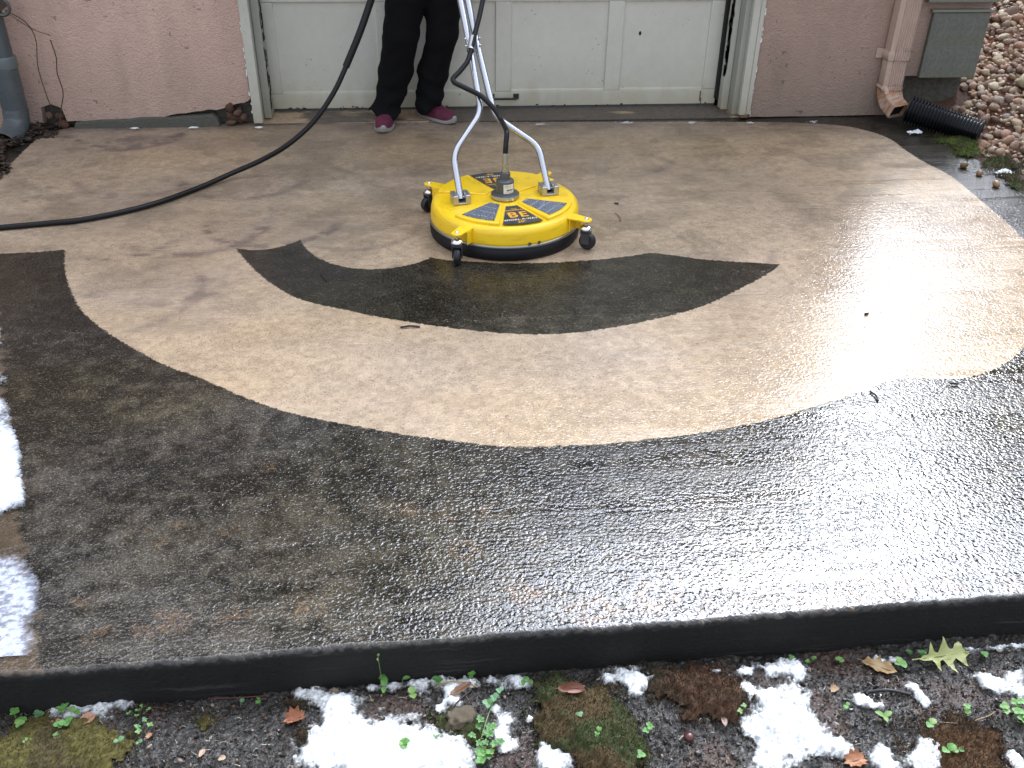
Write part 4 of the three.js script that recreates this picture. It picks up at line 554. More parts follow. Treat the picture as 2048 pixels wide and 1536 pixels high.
{
  const fold = (x, y, z, d) => { const low = sst(0.30, 0.06, y), w = Math.sin(y * 75 + Math.sin(x * 30 + z * 20) * 2.2) * 0.5 + (fbm(x * 22 + y * 9, y * 30 + z * 22, 3) - 0.5) * 1.6; d += w * (0.003 + 0.009 * low); return Math.max(d, 0.045 + (x < -0.08 ? 0 : 0.01) - y + 0.02 * Math.sin(x * 40)); };
  const cloth = new THREE.MeshPhysicalMaterial({ color: new THREE.Color().setRGB(0.0035, 0.0035, 0.0045), roughness: 0.95, specularIntensity: 0.4 });
  const tr = body([[[-0.213, 0.03, 0.005], [-0.198, 0.10, -0.02], 0.085, 0.062], [[-0.198, 0.10, -0.02], [-0.155, 0.24, -0.03], 0.064, 0.076], [[-0.155, 0.24, -0.03], [-0.118, 0.42, 0.0], 0.078, 0.082], [[-0.122, 0.42, 0.0], [-0.045, 0.80, -0.04], 0.080, 0.112], [[-0.265, 0.045, -0.03], [-0.215, 0.06, -0.02], 0.028, 0.05],
    [[0.004, 0.04, -0.05], [0.006, 0.10, -0.06], 0.068, 0.062], [[0.006, 0.10, -0.06], [0.03, 0.24, -0.055], 0.062, 0.070], [[0.03, 0.24, -0.055], [0.078, 0.42, -0.02], 0.070, 0.070], [[0.078, 0.42, -0.02], [0.105, 0.80, -0.04], 0.072, 0.112],
    [[-0.05, 0.86, -0.05], [0.11, 0.86, -0.05], 0.12, 0.12], [[-0.03, 1.0, -0.05], [0.09, 1.0, -0.05], 0.115, 0.115]], 0.56, [-0.05, 0.53, -0.02], 110, 100, fold);
  tag(obj('trousers', tr, cloth, person), 'loose black trousers bunched over the shoes');
  const knit = new THREE.MeshPhysicalMaterial({ color: new THREE.Color().setRGB(0.02, 0.022, 0.028), roughness: 0.9 }), skin = mat([0.45, 0.26, 0.18], 0.5), hairM = mat([0.03, 0.018, 0.01], 0.6);
  const hl = [-0.16, 0.955, 0.53], hr = [0.34, 0.925, 0.48];
  obj('sweatshirt', body([[[0.03, 0.98, -0.05], [0.03, 1.2, -0.04], 0.145, 0.15, 0.8], [[0.03, 1.2, -0.04], [0.03, 1.38, -0.02], 0.15, 0.13, 0.75], [[-0.13, 1.4, -0.02], [0.19, 1.4, -0.02], 0.065, 0.065], [[-0.15, 1.38, -0.01], [-0.24, 1.12, 0.10], 0.058, 0.05], [[-0.24, 1.12, 0.10], [-0.175, 0.985, 0.44], 0.05, 0.037], [[0.21, 1.38, -0.01], [0.34, 1.12, 0.08], 0.058, 0.05], [[0.34, 1.12, 0.08], [0.345, 0.965, 0.39], 0.05, 0.037]], 0.44, [0.04, 1.2, 0.16], 80, 45), knit, person);
  const head = obj('body', merge([body([[[0.03, 1.40, -0.01], [0.032, 1.52, 0.015], 0.055, 0.052], [[0.032, 1.60, 0.0], [0.033, 1.66, -0.01], 0.078, 0.09], [[0.033, 1.555, 0.045], [0.033, 1.54, 0.06], 0.042, 0.03], [[0.033, 1.60, 0.085], [0.033, 1.585, 0.098], 0.01, 0.014], [[-0.052, 1.60, 0.0], [-0.055, 1.625, -0.005], 0.012, 0.014], [[0.118, 1.60, 0.0], [0.121, 1.625, -0.005], 0.012, 0.014]], 0.24, [0.03, 1.58, 0.02], 80, 110),
    ...[[hl, -1], [hr, 1]].map(([h, s]) => { const b = [[[h[0] + s * 0.005, h[1] + 0.03, h[2] - 0.11], [h[0], h[1] + 0.03, h[2] - 0.03], 0.026, 0.026], [[h[0] - 0.026, h[1] + 0.03, h[2] - 0.02], [h[0] + 0.026, h[1] + 0.03, h[2] - 0.02], 0.018, 0.016]]; for (let f = 0; f < 4; f++) { const x = h[0] - 0.03 + f * 0.02, l = [0.9, 1, 0.96, 0.78][f]; b.push([[x, h[1] + 0.032, h[2]], [x, h[1] + 0.03 * l, h[2] + 0.032 * l], 0.0095, 0.009], [[x, h[1] + 0.03 * l, h[2] + 0.032 * l], [x, h[1] - 0.004, h[2] + 0.03 * l], 0.009, 0.0085], [[x, h[1] - 0.004, h[2] + 0.03 * l], [x, h[1] - 0.018, h[2] + 0.008], 0.0085, 0.008]); } b.push([[h[0] - s * 0.03, h[1] + 0.02, h[2] - 0.03], [h[0] - s * 0.042, h[1] - 0.005, h[2] - 0.005], 0.012, 0.010], [[h[0] - s * 0.042, h[1] - 0.005, h[2] - 0.005], [h[0] - s * 0.028, h[1] - 0.02, h[2] + 0.012], 0.010, 0.0085]); return body(b, 0.12, [h[0], h[1] + 0.01, h[2] - 0.03], 76, 320); })]), skin, person);
  obj('hair', body([[[0.033, 1.655, -0.035], [0.033, 1.685, -0.015], 0.092, 0.085], [[0.033, 1.60, -0.06], [0.033, 1.52, -0.06], 0.07, 0.05]], 0.2, [0.03, 1.62, -0.02], 50, 90), hairM, person);
  for (const s of [-1, 1]) obj('eye', new THREE.SphereGeometry(0.011, 12, 8).translate(0.033 + s * 0.031, 1.615, 0.074), mat([0.7, 0.7, 0.7], 0.2), person);
  obj('mouth', tube([[0.012, 1.553, 0.083], [0.033, 1.551, 0.09], [0.054, 1.553, 0.083]], 0.004, 10, 6), mat([0.3, 0.1, 0.09], 0.5), person);
  // shoes: knitted uppers over a pale sole that wraps up at the toe
  const knitM = new THREE.MeshPhysicalMaterial({ color: new THREE.Color().setRGB(0.105, 0.012, 0.034), roughness: 0.75, sheen: 0.4, sheenColor: new THREE.Color().setRGB(0.4, 0.1, 0.2), bumpMap: tex(128, 128, (u, v, o) => { o[0] = 0.5 + 0.5 * Math.sin(u * 201) * Math.sin(v * 201); }, false, [8, 8]), bumpScale: 0.001 }), soleM = mat([0.25, 0.235, 0.21], 0.6);
  const mk = (x, z, a, name) => {
    const g = new THREE.Group(); g.name = 'shoe'; g.position.set(x, 0, z); g.rotation.y = a; person.add(g);
    const wd = (t) => 0.050 * Math.pow(Math.sin(Math.PI * clamp(0.10 + 0.82 * t)), 0.45) * (0.86 + 0.18 * t), off = (t) => 0.006 * Math.sin(t * 3), up = [], so = [];
    for (let i = 0; i <= 22; i++) { const t = i / 22, zz = -0.13 + 0.265 * t, ends = Math.sqrt(clamp(Math.sin(Math.PI * clamp(t * 0.98 + 0.012)) * 1.9, 0.05, 1)), top = mix(0.105, 0.062, sst(0.2, 0.75, t)) * mix(1, 0.55, sst(0.86, 1, t)), r = [], q = [];
      for (let j = 0; j < 20; j++) { const b = j / 20 * 2 * Math.PI, cx = Math.cos(b), sy = Math.sin(b); r.push(V(off(t) + wd(t) * 0.93 * ends * Math.sign(cx) * Math.pow(Math.abs(cx), 0.75), 0.022 + (sy > 0 ? (top - 0.022) * Math.pow(sy, 0.7) * ends : 0.006 * sy), zz)); const lift = 0.010 * sst(0.86, 1, t); q.push(V(off(t) + wd(t) * 1.06 * ends * Math.sign(cx) * Math.pow(Math.abs(cx), 0.6), lift + 0.0105 + 0.0100 * Math.sign(sy) * Math.pow(Math.abs(sy), 0.4) + (sy > 0 ? 0.006 * sst(0.8, 1, t) : 0), zz * 1.03 + 0.002)); }
      up.push(r); so.push(q); }
    const u = obj('upper', loft(up), knitM, g); obj('sole', loft(so), soleM, g);
    obj('toe_cap', new THREE.SphereGeometry(0.017, 16, 10).scale(0.9, 0.95, 0.6).translate(0.008, 0.026, 0.126), mat([0.30, 0.29, 0.26], 0.6), g);
    tag(g, name);
  };
  mk(-0.222, 0.035, -0.05, 'maroon shoe pointing at the viewer'); mk(0.032, -0.052, 0.78, 'maroon shoe turned outward');
}

// ---------------------------------------------------------------- seedlings
const leafMs = [[0.065, 0.19, 0.03], [0.10, 0.26, 0.04], [0.16, 0.29, 0.06], [0.10, 0.24, 0.10]].map((c) => mat(c, 0.55, { side: THREE.DoubleSide, transmission: 0.3, thickness: 0 })), stemM = mat([0.16, 0.22, 0.07], 0.6);
function leafGeo(len, wd, cup = 0.25, notch = 0, teeth = 0) {
  const n = 8, pos = [], idx = []; for (let i = 0; i <= n; i++) { const t = i / n, w = wd * Math.pow(Math.sin(Math.PI * Math.min(0.999, Math.pow(t, 0.8) * (notch ? 0.86 : 1))), 0.65) * (teeth && i % 2 ? 1 + teeth : 1), z = len * t; for (const s of [-1, -0.5, 0, 0.5, 1]) pos.push(s * w * 0.5, Math.abs(s) * cup * w * 0.5 + Math.sin(t * 2.4) * len * 0.10, z - (notch && i === n && s === 0 ? notch * len : 0)); }
  for (let i = 0; i < n; i++) for (let j = 0; j < 4; j++) { const a = i * 5 + j; idx.push(a, a + 5, a + 1, a + 1, a + 5, a + 6); }
  const g = new THREE.BufferGeometry(); g.setAttribute('position', new THREE.Float32BufferAttribute(pos, 3)); g.setIndex(idx); g.setAttribute('uv', new THREE.Float32BufferAttribute(new Float32Array(pos.length / 3 * 2), 2)); g.computeVertexNormals(); return g;
}
const LG = { clover: leafGeo(0.012, 0.013, 0.3, 0.2), round: leafGeo(0.016, 0.016, 0.15), oval: leafGeo(0.03, 0.018, 0.3), tooth: leafGeo(0.02, 0.017, 0.25, 0, 0.25), tiny: leafGeo(0.008, 0.006, 0.2) };
const LG2 = { clover: LG.clover.clone(), round: LG.round.clone() };
function plant(label, x, z, kind, n, s, h, tone, y = soilH(x, z)) {
  const q = rng(Math.round((x + 5) * 1e4 + z * 77)), p = thing('seedling', label, 'seedling', 'seedlings at the foot of the slab'); p.position.set(x, y, z); p.rotation.y = q() * 6;
  const sprigs = n[1] ?? 1;
  for (let k = 0; k < sprigs; k++) {
    const ox = sprigs > 1 ? (q() - 0.5) * 0.05 * Math.sqrt(sprigs / 5) : 0, oz = sprigs > 1 ? (q() - 0.5) * 0.035 * Math.sqrt(sprigs / 5) : 0, hh = h * (0.6 + 0.7 * q()), tx = ox + (q() - 0.5) * 0.008, tz = oz + (q() - 0.5) * 0.008, a0 = q() * 6;
    obj('stem', tube([[ox * 0.5, -0.004, oz * 0.5], [mix(ox, tx, 0.5), hh * 0.6, oz], [tx, hh, tz]], 0.0006, 6, 5), stemM, p);
    for (let i = 0; i < n[0]; i++) { const o = obj('leaf', LG[kind], leafMs[(tone + (q() > 0.7 ? 1 : 0)) % 4], p), f = s * (0.52 + 0.42 * q()); o.position.set(tx, hh, tz); o.rotation.set(-0.15 + 0.35 * (q() - 0.3), a0 + i * 6.283 / n[0] + (q() - 0.5) * 0.3, 0, 'YXZ'); o.scale.setScalar(f); }
  }
  return p;
}
[['bright leafy sprout cut off by the left edge of the photo', -0.875, 3.425, 'round', [3, 4], 1.0, 0.02, 1], ['pale four-leaved sprout between slab and foam at far left', -0.838, 3.402, 'clover', [4], 1.1, 0.012, 2], ['upright seedling with narrow leaves standing in the left foam streak', -0.788, 3.412, 'oval', [6], 0.6, 0.022, 1], ['pair of round leaves in front of the left foam streak', -0.760, 3.434, 'round', [2, 3], 1.1, 0.014, 1], ['round-leaved sprout between the two oval brown leaves', -0.770, 3.45, 'round', [3, 2], 1.0, 0.016, 0], ['light green pair of leaves on the upper edge of the olive moss', -0.782, 3.472, 'round', [3], 0.9, 0.012, 2], ['small sprout on the olive moss near the corner', -0.829, 3.483, 'clover', [3, 2], 0.9, 0.010, 2], ['single pale round leaf right of the olive moss', -0.651, 3.503, 'round', [2], 1.1, 0.010, 3], ['scattered tiny sprouts at the right tip of the left foam streak', -0.640, 3.42, 'clover', [2, 5], 0.6, 0.012, 1], ['little sprig of pale leaves on black soil near the small tan leaf', -0.620, 3.478, 'tiny', [4, 4], 1.2, 0.012, 2], ['lone two-leaved sprout lowest in the black soil at left', -0.610, 3.514, 'clover', [2], 0.9, 0.010, 2], ['clover pressed against the dark slab face at left', -0.556, 3.388, 'clover', [3, 2], 1.0, 0.012, 1], ['single yellow-green round leaf on bare soil, left of its twin', -0.432, 3.414, 'round', [1], 1.0, 0.010, 2], ['single green leaf on bare soil, right of its twin', -0.393, 3.412, 'clover', [2], 0.9, 0.010, 1], ['seedling with a broad toothed leaf below the tall thin sprout', -0.134, 3.412, 'oval', [2], 1.0, 0.018, 1], ['four-leaved seedling at the base of the tall thin sprout', -0.140, 3.388, 'round', [4], 0.9, 0.024, 0], ['upright oval leaf standing in the thin foam ribbon', -0.098, 3.392, 'oval', [1], 0.8, 0.016, 1], ['yellowish folded leaf below the thin foam ribbon', -0.072, 3.430, 'tooth', [2], 1.2, 0.012, 2], ['leafy sprig at the right end of the thin foam ribbon', -0.026, 3.395, 'tooth', [4], 0.9, 0.024, 0], ['small three-leaved clover in the bright foam tongue', 0.048, 3.386, 'clover', [3], 1.2, 0.02, 1], ['long-leaved sprout left of the moss cushion', 0.160, 3.406, 'oval', [2, 2], 0.7, 0.016, 1], ['pale sprout in ragged foam above the creeping stem', 0.092, 3.455, 'round', [3, 3], 0.9, 0.02, 3], ['dense creeping clump of small leaves below the pale stone', 0.070, 3.548, 'tiny', [5, 12], 1.6, 0.018, 0], ['loose cluster of small leaves spilling to the bottom edge', 0.055, 3.585, 'clover', [3, 5], 1.0, 0.016, 1], ['bright star-shaped sprout in the largest foam drift', -0.096, 3.553, 'tooth', [5], 0.8, 0.014, 1], ['tiny sprout inside the largest foam drift near the stone', -0.030, 3.535, 'round', [2], 0.8, 0.02, 1], ['pale round sprout in the middle of the moss cushion', 0.262, 3.520, 'round', [3], 0.75, 0.012, 3, 0.022], ['pair of sprouts on the lower moss cushion', 0.288, 3.568, 'clover', [2, 2], 0.9, 0.012, 1, 0.02], ['two-leaved sprout at the right foot of the brown moss mat', 0.408, 3.545, 'clover', [3, 2], 1.0, 0.012, 1], ['three-leaved sprout at the bottom edge right of the moss cushion', 0.368, 3.608, 'round', [3], 1.0, 0.012, 1], ['first of three tiny clovers under the slab edge, beside the foam bank', 0.745, 3.386, 'clover', [3], 0.8, 0.010, 0], ['middle of three tiny clovers in a row under the slab edge', 0.782, 3.388, 'clover', [3, 2], 0.8, 0.010, 0], ['last of three tiny clovers, nearest the curled tan holly leaf', 0.856, 3.392, 'clover', [4], 1.0, 0.010, 1], ['bright clover at the right tip of the curled tan holly leaf', 0.978, 3.416, 'tooth', [4], 0.95, 0.014, 1], ['dark clover above the stalk of the green oak leaf', 1.035, 3.384, 'clover', [3, 3], 0.9, 0.012, 0], ['small sprout to the right below the green oak leaf', 1.180, 3.400, 'round', [3], 0.8, 0.012, 1], ['bent yellow-green seedling standing in the small puddle', 0.885, 3.560, 'oval', [3], 0.75, 0.022, 2], ['two-leaved sprout left of the clump beside the puddle', 0.816, 3.526, 'clover', [2], 1.1, 0.012, 1], ['sprout with pointed leaf above the rusty thatch', 0.966, 3.590, 'tooth', [2], 1.1, 0.018, 1], ['sprout at the lower left of the rusty thatch', 0.990, 3.64, 'tooth', [2, 2], 1.1, 0.016, 1], ['small clover above the long curved straw', 1.056, 3.560, 'clover', [3, 2], 0.9, 0.012, 1], ['largest leafy clump at the right edge beside bright foam', 1.145, 3.562, 'round', [4, 10], 0.95, 0.024, 1], ['yellow-green seedling at the right border of the ragged foam sheet', 0.60, 3.52, 'tiny', [4, 2], 1.2, 0.016, 2]].forEach((a) => { const [l, x, z, k, n, s, h, t, dy = 0] = a; plant(l, x, z, k, n, s, h, t, soilH(x, z) + 0.004 + dy); });
{
  const p = thing('seedling', 'tall thin sprout with a bud, standing before the dark slab face', 'seedling', 'seedlings at the foot of the slab'); p.position.set(-0.138, soilH(-0.138, 3.392), 3.392);
  obj('stem', tube([[0, 0, 0], [-0.002, 0.04, 0.001], [-0.004, 0.085, 0.002], [-0.005, 0.11, 0.001]], 0.0007, 16, 5), stemM, p);
  for (const [y, a] of [[0.112, 0], [0.108, 2.4], [0.094, 4]]) { const o = obj('leaf', LG.tiny, leafMs[2], p); o.position.set(-0.005, y, 0.001); o.rotation.set(-0.8, a, 0, 'YXZ'); o.scale.setScalar(0.8); }
}
// ---------------------------------------------------------------- fallen leaves, stone, twigs, puddle, bubbles
function fallen(name, label, pts, x, z, len, rgb, curl, yaw, lift = 0.006, tilt = 0.1) {       // outline in leaf units: x along the midrib 0..1, y across
  const s = new THREE.Shape(); pts.forEach((p, i) => i ? s.lineTo(p[0], p[1]) : s.moveTo(p[0], p[1])); s.closePath();
  const g = new THREE.ShapeGeometry(s), pos = [], P = g.attributes.position, I = g.index.array; let tris = []; for (let i = 0; i < I.length; i += 3) tris.push([0, 1, 2].map((c) => [P.getX(I[i + c]), P.getY(I[i + c])]));
  for (let k = 0; k < 2; k++) tris = tris.flatMap(([a, b, c]) => { const m = (p, q) => [(p[0] + q[0]) / 2, (p[1] + q[1]) / 2], ab = m(a, b), bc = m(b, c), ca = m(c, a); return [[a, ab, ca], [ab, b, bc], [ca, bc, c], [ab, bc, ca]]; });
  for (const t of tris) for (const [u, v] of t) pos.push((u - 0.5) * len, (curl * (v * v * 6 + (u - 0.5) ** 2 * 0.8) + Math.abs(v) * 0.25 + (noise(u * 7 + x * 50, v * 9) - 0.5) * 0.12) * len, v * len);
  let q = new THREE.BufferGeometry(); q.setAttribute('position', new THREE.Float32BufferAttribute(pos, 3)); q = mergeVertices(q, 1e-5); q.computeVertexNormals(); q.setAttribute('uv', new THREE.Float32BufferAttribute(new Float32Array(q.attributes.position.count * 2).map(() => R()), 2));
  const t = thing(name, label, 'leaf', 'fallen leaves on the soil'); t.position.set(x, soilH(x, z) + lift, z); t.rotation.set(tilt, yaw, 0, 'YXZ');
  obj('blade', q, mat(rgb, 0.5, { side: THREE.DoubleSide, transmission: 0.2, thickness: 0 }), t);
  obj('midrib', tube([[-0.62 * len, 0.002, 0], [-0.2 * len, curl * 0.08 * len + 0.001, 0], [0.2 * len, curl * 0.08 * len + 0.001, 0], [0.48 * len, curl * 0.2 * len, 0]], len * 0.012, 12, 5), mat(rgb.map((c) => c * 0.7), 0.6), t);
}
const ell = (w) => Array.from({ length: 20 }, (_, i) => { const a = i / 20 * 6.283; return [0.5 + 0.5 * Math.cos(a), w * Math.sin(a) * (1 + 0.2 * Math.cos(a))]; });
const lobes = [[0, 0.02], [0.12, 0.05], [0.22, 0.06], [0.26, 0.2], [0.30, 0.28], [0.36, 0.1], [0.44, 0.07], [0.5, 0.22], [0.56, 0.36], [0.6, 0.14], [0.68, 0.08], [0.76, 0.2], [0.84, 0.25], [0.84, 0.1], [1, 0.02], [0.86, -0.07], [0.84, -0.2], [0.74, -0.16], [0.66, -0.06], [0.6, -0.12], [0.54, -0.3], [0.49, -0.2], [0.42, -0.06], [0.34, -0.09], [0.28, -0.24], [0.24, -0.16], [0.2, -0.05], [0.1, -0.04]];
const holly = [[0, 0], [0.1, 0.1], [0.16, 0.22], [0.25, 0.13], [0.38, 0.2], [0.46, 0.3], [0.55, 0.18], [0.68, 0.22], [0.76, 0.26], [0.84, 0.12], [1, 0], [0.84, -0.12], [0.75, -0.25], [0.66, -0.2], [0.55, -0.17], [0.45, -0.3], [0.36, -0.19], [0.25, -0.13], [0.15, -0.2], [0.1, -0.09]];
const crump = Array.from({ length: 18 }, (_, i) => { const a = i / 18 * 6.283, r = 0.42 + (i % 2 ? 0.10 : -0.05); return [0.5 + r * Math.cos(a), r * 0.8 * Math.sin(a)]; });
fallen('fallen_leaf', 'crumpled orange-brown leaf on black soil left of the big foam drift', crump, -0.314, 3.466, 0.046, [0.28, 0.10, 0.04], 0.35, 0.3, 0.008);
fallen('fallen_leaf', 'oval tan leaf at the edge of the olive moss, nearer the corner', ell(0.36), -0.795, 3.436, 0.034, [0.42, 0.21, 0.12], 0.1, -0.5);
fallen('fallen_leaf', 'oval tan leaf just below the left foam streak, right of its twin', ell(0.3), -0.731, 3.440, 0.038, [0.40, 0.20, 0.12], 0.15, 0.8);
fallen('fallen_leaf', 'folded brown leaf lying on the moss cushion', ell(0.2), 0.252, 3.450, 0.055, [0.22, 0.085, 0.05], 0.5, -0.05, 0.036, 0.5);
fallen('fallen_leaf', 'curled tan leaf with spiny edges near the slab at right', holly, 0.935, 3.414, 0.075, [0.30, 0.19, 0.07], 0.2, -0.55, 0.012);
fallen('fallen_leaf', 'pale green lobed oak leaf below the slab edge at right', lobes, 1.085, 3.402, 0.125, [0.34, 0.36, 0.13], 0.10, 0.10, 0.016, 0.45);
fallen('fallen_leaf', 'tiny tan leaf scrap on black soil under the small clovers', crump, -0.596, 3.490, 0.016, [0.36, 0.20, 0.11], 0.2, 1);
fallen('fallen_leaf', 'tiny pale leaf scrap lowest on the black soil at left', ell(0.3), -0.485, 3.537, 0.018, [0.48, 0.32, 0.22], 0.2, 1.2);
fallen('fallen_leaf', 'tiny pale leaf scrap just right of the lowest one', ell(0.35), -0.445, 3.549, 0.015, [0.50, 0.36, 0.25], 0.2, 0.4);
fallen('fallen_leaf', 'ragged buff leaf scrap between the foam sheet and the puddle clumps', crump, 0.812, 3.470, 0.025, [0.42, 0.28, 0.16], 0.4, 0.7);
fallen('fallen_leaf', 'pale curled leaf scrap below the brown moss mat', ell(0.25), 0.557, 3.533, 0.026, [0.45, 0.31, 0.24], 0.3, 1.5);
fallen('fallen_leaf', 'brown curled leaf beside the bright foam tongue', ell(0.16), 0.024, 3.425, 0.055, [0.20, 0.10, 0.05], 0.3, 0.6, 0.012);
fallen('fallen_leaf', 'wet orange leaf at the bottom edge below the foam sheet', crump, 0.79, 3.644, 0.05, [0.32, 0.13, 0.05], 0.2, 0.2);
{ const o = obj('stone', (() => { const g = rock(77, 4, 0.22), p = g.attributes.position; for (let i = 0; i < p.count; i++) { const k = 1 + 0.9 * (fbm(p.getX(i) * 5 + 5, p.getY(i) * 5 + p.getZ(i) * 6, 4) - 0.5); p.setXYZ(i, p.getX(i) * k, p.getY(i) * k, p.getZ(i) * k); } g.computeVertexNormals(); return g; })(), mat([0.24, 0.19, 0.12], 0.85, { bumpMap: granTex, bumpScale: 0.003 })); o.position.set(0.022, -0.10, 3.488); o.scale.set(0.030, 0.022, 0.026); o.rotation.y = 0.6; tag(o, 'pale rough stone half sunk in soil between foam and moss', 'stone'); }
{ const o = obj('nut', new THREE.SphereGeometry(0.011, 18, 14).scale(1, 0.85, 1), mat([0.07, 0.022, 0.018], 0.25)); o.position.set(0.478, soilH(0.478, 3.563) + 0.007, 3.563); tag(o, 'round reddish brown nut on black soil below the brown moss', 'nut'); }
const twigM = mat([0.045, 0.028, 0.018], 0.6), straw = mat([0.22, 0.15, 0.08], 0.6), blk = mat([0.012, 0.01, 0.01], 0.5), S = (x, z, d = 0.004) => [x, soilH(x, z) + d, z];
[['thin brown straw curving below the leafy clump at right', [S(0.99, 3.575, 0.006), S(1.04, 3.582, 0.008), S(1.09, 3.575, 0.012), S(1.115, 3.562, 0.010)], 0.0012, straw], ['arched tan stem in front of the bright foam tongue', [S(-0.03, 3.405), [0.0, soilH(0, 3.4) + 0.022, 3.402], [0.03, soilH(0.03, 3.41) + 0.018, 3.408], S(0.06, 3.415, 0.008)], 0.0017, mat([0.30, 0.20, 0.08], 0.6)], ['grey twig lying across the bright foam tongue', [S(0.0, 3.475, 0.008), S(0.02, 3.455, 0.014), S(0.045, 3.435, 0.018)], 0.0016, twigM], ['dark twig at the upper edge of the puddle', [S(0.88, 3.483, 0.008), S(0.92, 3.49, 0.010), S(0.965, 3.50, 0.008)], 0.004, blk], ['thin red stem under the slab face at left', [S(-0.50, 3.392), S(-0.44, 3.395, 0.006), S(-0.38, 3.392)], 0.001, mat([0.12, 0.04, 0.03], 0.6)], ['dark straw at the bottom edge left of the foam heap', [S(0.12, 3.60, 0.012), S(0.135, 3.575, 0.016), S(0.15, 3.55, 0.012)], 0.0013, twigM], ['creeping green stem from the pale sprout to the leafy clump', [S(0.09, 3.46, 0.012), S(0.075, 3.50, 0.018), S(0.06, 3.545, 0.012)], 0.0011, stemM]].forEach(([l, p, r, m]) => tag(obj('twig', tube(p, r, 20, 6), m), l, 'twig'));
[['short black twig on the clean band below the crescent', [[-0.115, 0.004, 2.055], [-0.085, 0.006, 2.052], [-0.052, 0.004, 2.056]], 0.0035], ['bent black twig in the bright glare near the clean edge', [[1.255, 0.004, 2.515], [1.262, 0.006, 2.54], [1.258, 0.004, 2.565]], 0.0028], ['tiny black leaf scrap in the glare right of the bent twig', [[1.508, 0.004, 2.488], [1.52, 0.006, 2.492], [1.534, 0.004, 2.494]], 0.0035], ['thin dark needle on the black crescent', [[-0.40, 0.003, 1.66], [-0.375, 0.003, 1.71]], 0.0016], ['small black speck right of the surface cleaner', [[0.75, 0.003, 1.08], [0.765, 0.003, 1.085]], 0.004], ['thin dark hair-like fibre on the slab right of the casters', [[0.735, 0.003, 1.18], [0.745, 0.003, 1.22], [0.742, 0.003, 1.26]], 0.0012], ['small dark lump in the glare upper right', [[1.42, 0.004, 2.06], [1.432, 0.006, 2.062]], 0.005]].forEach(([l, p, r]) => tag(obj('twig', tube(p, r, 12, 6), blk), l, 'twig', 'litter on the slab'));
{ const L = [[0.905, 3.512, 0.03], [0.925, 3.535, 0.026], [0.93, 3.556, 0.016], [0.86, 3.60, 0.022], [0.955, 3.52, 0.02]]; const g = grid(0.8, 1.02, 3.46, 3.64, 0.003, (x, z) => { const f = field(L, x, z) - 0.42 - (fbm(x * 55, z * 55, 3) - 0.5) * 0.7; return f < 0 ? null : [-0.106 + 0.004 * Math.sqrt(clamp(f)) + (noise(x * 60, z * 60) - 0.5) * 0.002, 1, 1, 1]; }); tag(obj('puddle', g, mat([0.02, 0.018, 0.016], 0.04, { ior: 1.33 })), 'small shiny puddle between two foam clumps at lower right', 'puddle'); }
{ const bm = mat([1, 1, 1], 0.02, { transmission: 1, thickness: 0, ior: 1.33 }); [[-0.155, 3.556, 0.0085, 'larger of two soap bubbles on the big foam drift'], [-0.138, 3.555, 0.007, 'smaller soap bubble right of the larger one on the foam drift'], [-0.165, 3.528, 0.0055, 'tiny soap bubble above the two bigger ones'], [0.658, 3.585, 0.0075, 'soap bubble ring on the broad ragged foam sheet']].forEach(([x, z, r, l]) => { const o = obj('soap_bubble', new THREE.SphereGeometry(r, 24, 16), bm); o.position.set(x, soilH(x, z) + 0.016, z); tag(o, l, 'soap bubble'); }); }
// foam flecks along the wall
[[-1.42, 0.045, 'small foam fleck on the slab in front of the left wall, farther from the door'], [-1.14, 0.05, 'small foam fleck on the slab in front of the left wall, nearer the door'], [-0.83, 0.06, 'foam fleck at the foot of the left door casing'], [0.985, 0.07, 'thin foam fleck before the door under the third panel'], [1.313, 0.085, 'thin foam fleck before the door under the right panel'], [1.61, 0.10, 'thin foam fleck before the right door casing'], [1.93, 0.10, 'thin foam fleck before the middle of the right wall'], [0.55, 0.08, 'thin foam fleck right of the handle tubes by the door']].forEach(([x, z, l], i) => { const a = i > 2 ? 0.4 : 0.85; const g = grid(x - 0.06, x + 0.06, z - 0.04, z + 0.04, 0.003, (u, v) => { const f = Math.exp(-((u - x) ** 2 / (i === 2 ? 0.0004 : 0.0006) + (v - z) ** 2 / 0.0002)) - 0.35 - (fbm(u * 60, v * 60, 3) - 0.5) * (i > 2 ? 1.3 : 0.7); return f < -0.05 ? null : [0.004 + 0.010 * Math.sqrt(clamp(f + 0.05)), 0.85, 0.86, 0.84, sst(-0.05, 0.2, f) * a]; }); tag(obj('foam_fleck', g, sheenFoam), l, 'soap foam', 'foam flecks along the wall'); });

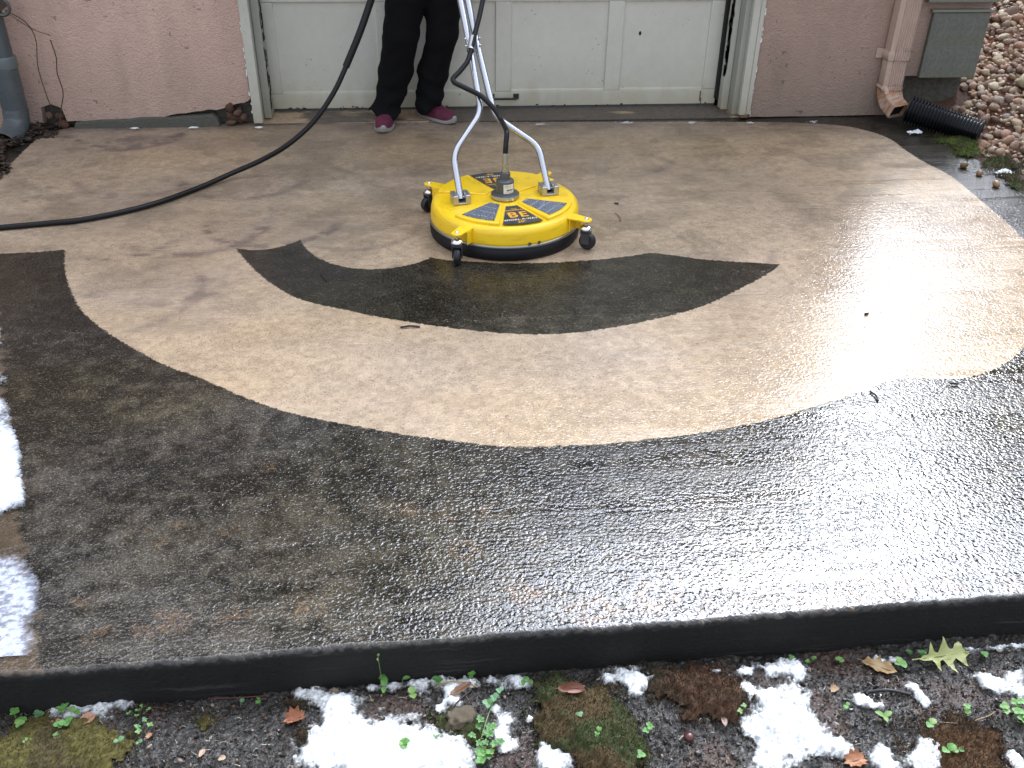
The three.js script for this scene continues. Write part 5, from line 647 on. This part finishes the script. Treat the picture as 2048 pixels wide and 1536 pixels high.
// ---------------------------------------------------------------- trees around the house (mirrored in the wet slab)
{
  const q = rng(500), lm = [[0.035, 0.06, 0.02], [0.05, 0.075, 0.022]].map((c) => mat(c, 0.7, { side: THREE.DoubleSide, transmission: 0.3, thickness: 0 })), bark = mat([0.07, 0.055, 0.04], 0.9);
  [[7.3, -3.8, 3.4, 1.7, 'leafy tree on the pebble bank right of the house'], [5.4, -2.4, 1.6, 0.7, 'unseen young tree added on the pebble bank to darken slab reflections'], [9.5, 0.5, 4.5, 2.4, 'leafy tree at the far right of the bank'], [-2.6, -9.5, 15, 3.6, 'tall tree behind the house'], [-8.5, -9.0, 15, 4.0, 'tall tree behind the left end of the house'], [1.2, -13, 13, 2.6, 'slender tree behind the roof ridge'], [-5.8, -12.5, 17, 4.2, 'tallest tree far behind the left half of the roof']].forEach(([x, z, h, r, l], ti) => {  // young tree on the bank is added to block sky glare on the slab
    const t = thing('tree', l, 'tree', 'trees around the house'); t.position.set(x, x > 4 ? bankH(x, z) - 0.2 : -0.2, z);
    const limbs = [loft([[0, 0.22], [0.3, 0.15], [0.7, 0.09], [0.95, 0.03]].map(([u, w]) => Array.from({ length: 9 }, (_, i) => V(Math.cos(i * 0.698) * w + Math.sin(u * 5 + ti) * 0.2, u * h, Math.sin(i * 0.698) * w))))];
    for (let i = 0; i < 9; i++) { const a = q() * 6.28, y = h * (0.35 + 0.5 * q()); limbs.push(tube([[0, y, 0], [Math.cos(a) * r * 0.4, y + 0.5, Math.sin(a) * r * 0.4], [Math.cos(a) * r * 0.85, y + 1.0, Math.sin(a) * r * 0.85]], 0.04, 8, 6)); }
    obj('trunk', limbs, bark, t);
    const pos = []; for (let c = 0; c < (h > 12 ? 130 : 80); c++) { const a = q() * 6.28, u = q(), y = h * (0.38 + 0.66 * u), rad = r * Math.sqrt(Math.max(0.05, Math.sin(Math.PI * (0.12 + 0.8 * u)))) * Math.sqrt(q()), cx = Math.cos(a) * rad, cz = Math.sin(a) * rad, cr = (0.45 + 0.4 * q()) * (h > 12 ? 1.35 : 1); for (let k = 0; k < 130; k++) { const p = V(q() - 0.5, q() - 0.5, q() - 0.5).multiplyScalar(2 * cr).add(V(cx, y, cz)), e1 = V(q() - 0.5, q() - 0.5, q() - 0.5).normalize().multiplyScalar(h > 12 ? 0.16 : 0.10), e2 = V(q() - 0.5, q() - 0.5, q() - 0.5).normalize().multiplyScalar(h > 12 ? 0.10 : 0.06); for (const v of [p.clone().sub(e1), p.clone().add(e2), p.clone().add(e1), p.clone().sub(e1), p.clone().add(e1), p.clone().sub(e2)]) pos.push(v.x, v.y, v.z); } }
    const g = new THREE.BufferGeometry(); g.setAttribute('position', new THREE.Float32BufferAttribute(pos, 3)); g.computeVertexNormals(); obj('crown', g, lm[ti % 2], t);
  });
}
renderer.render(scene, camera);
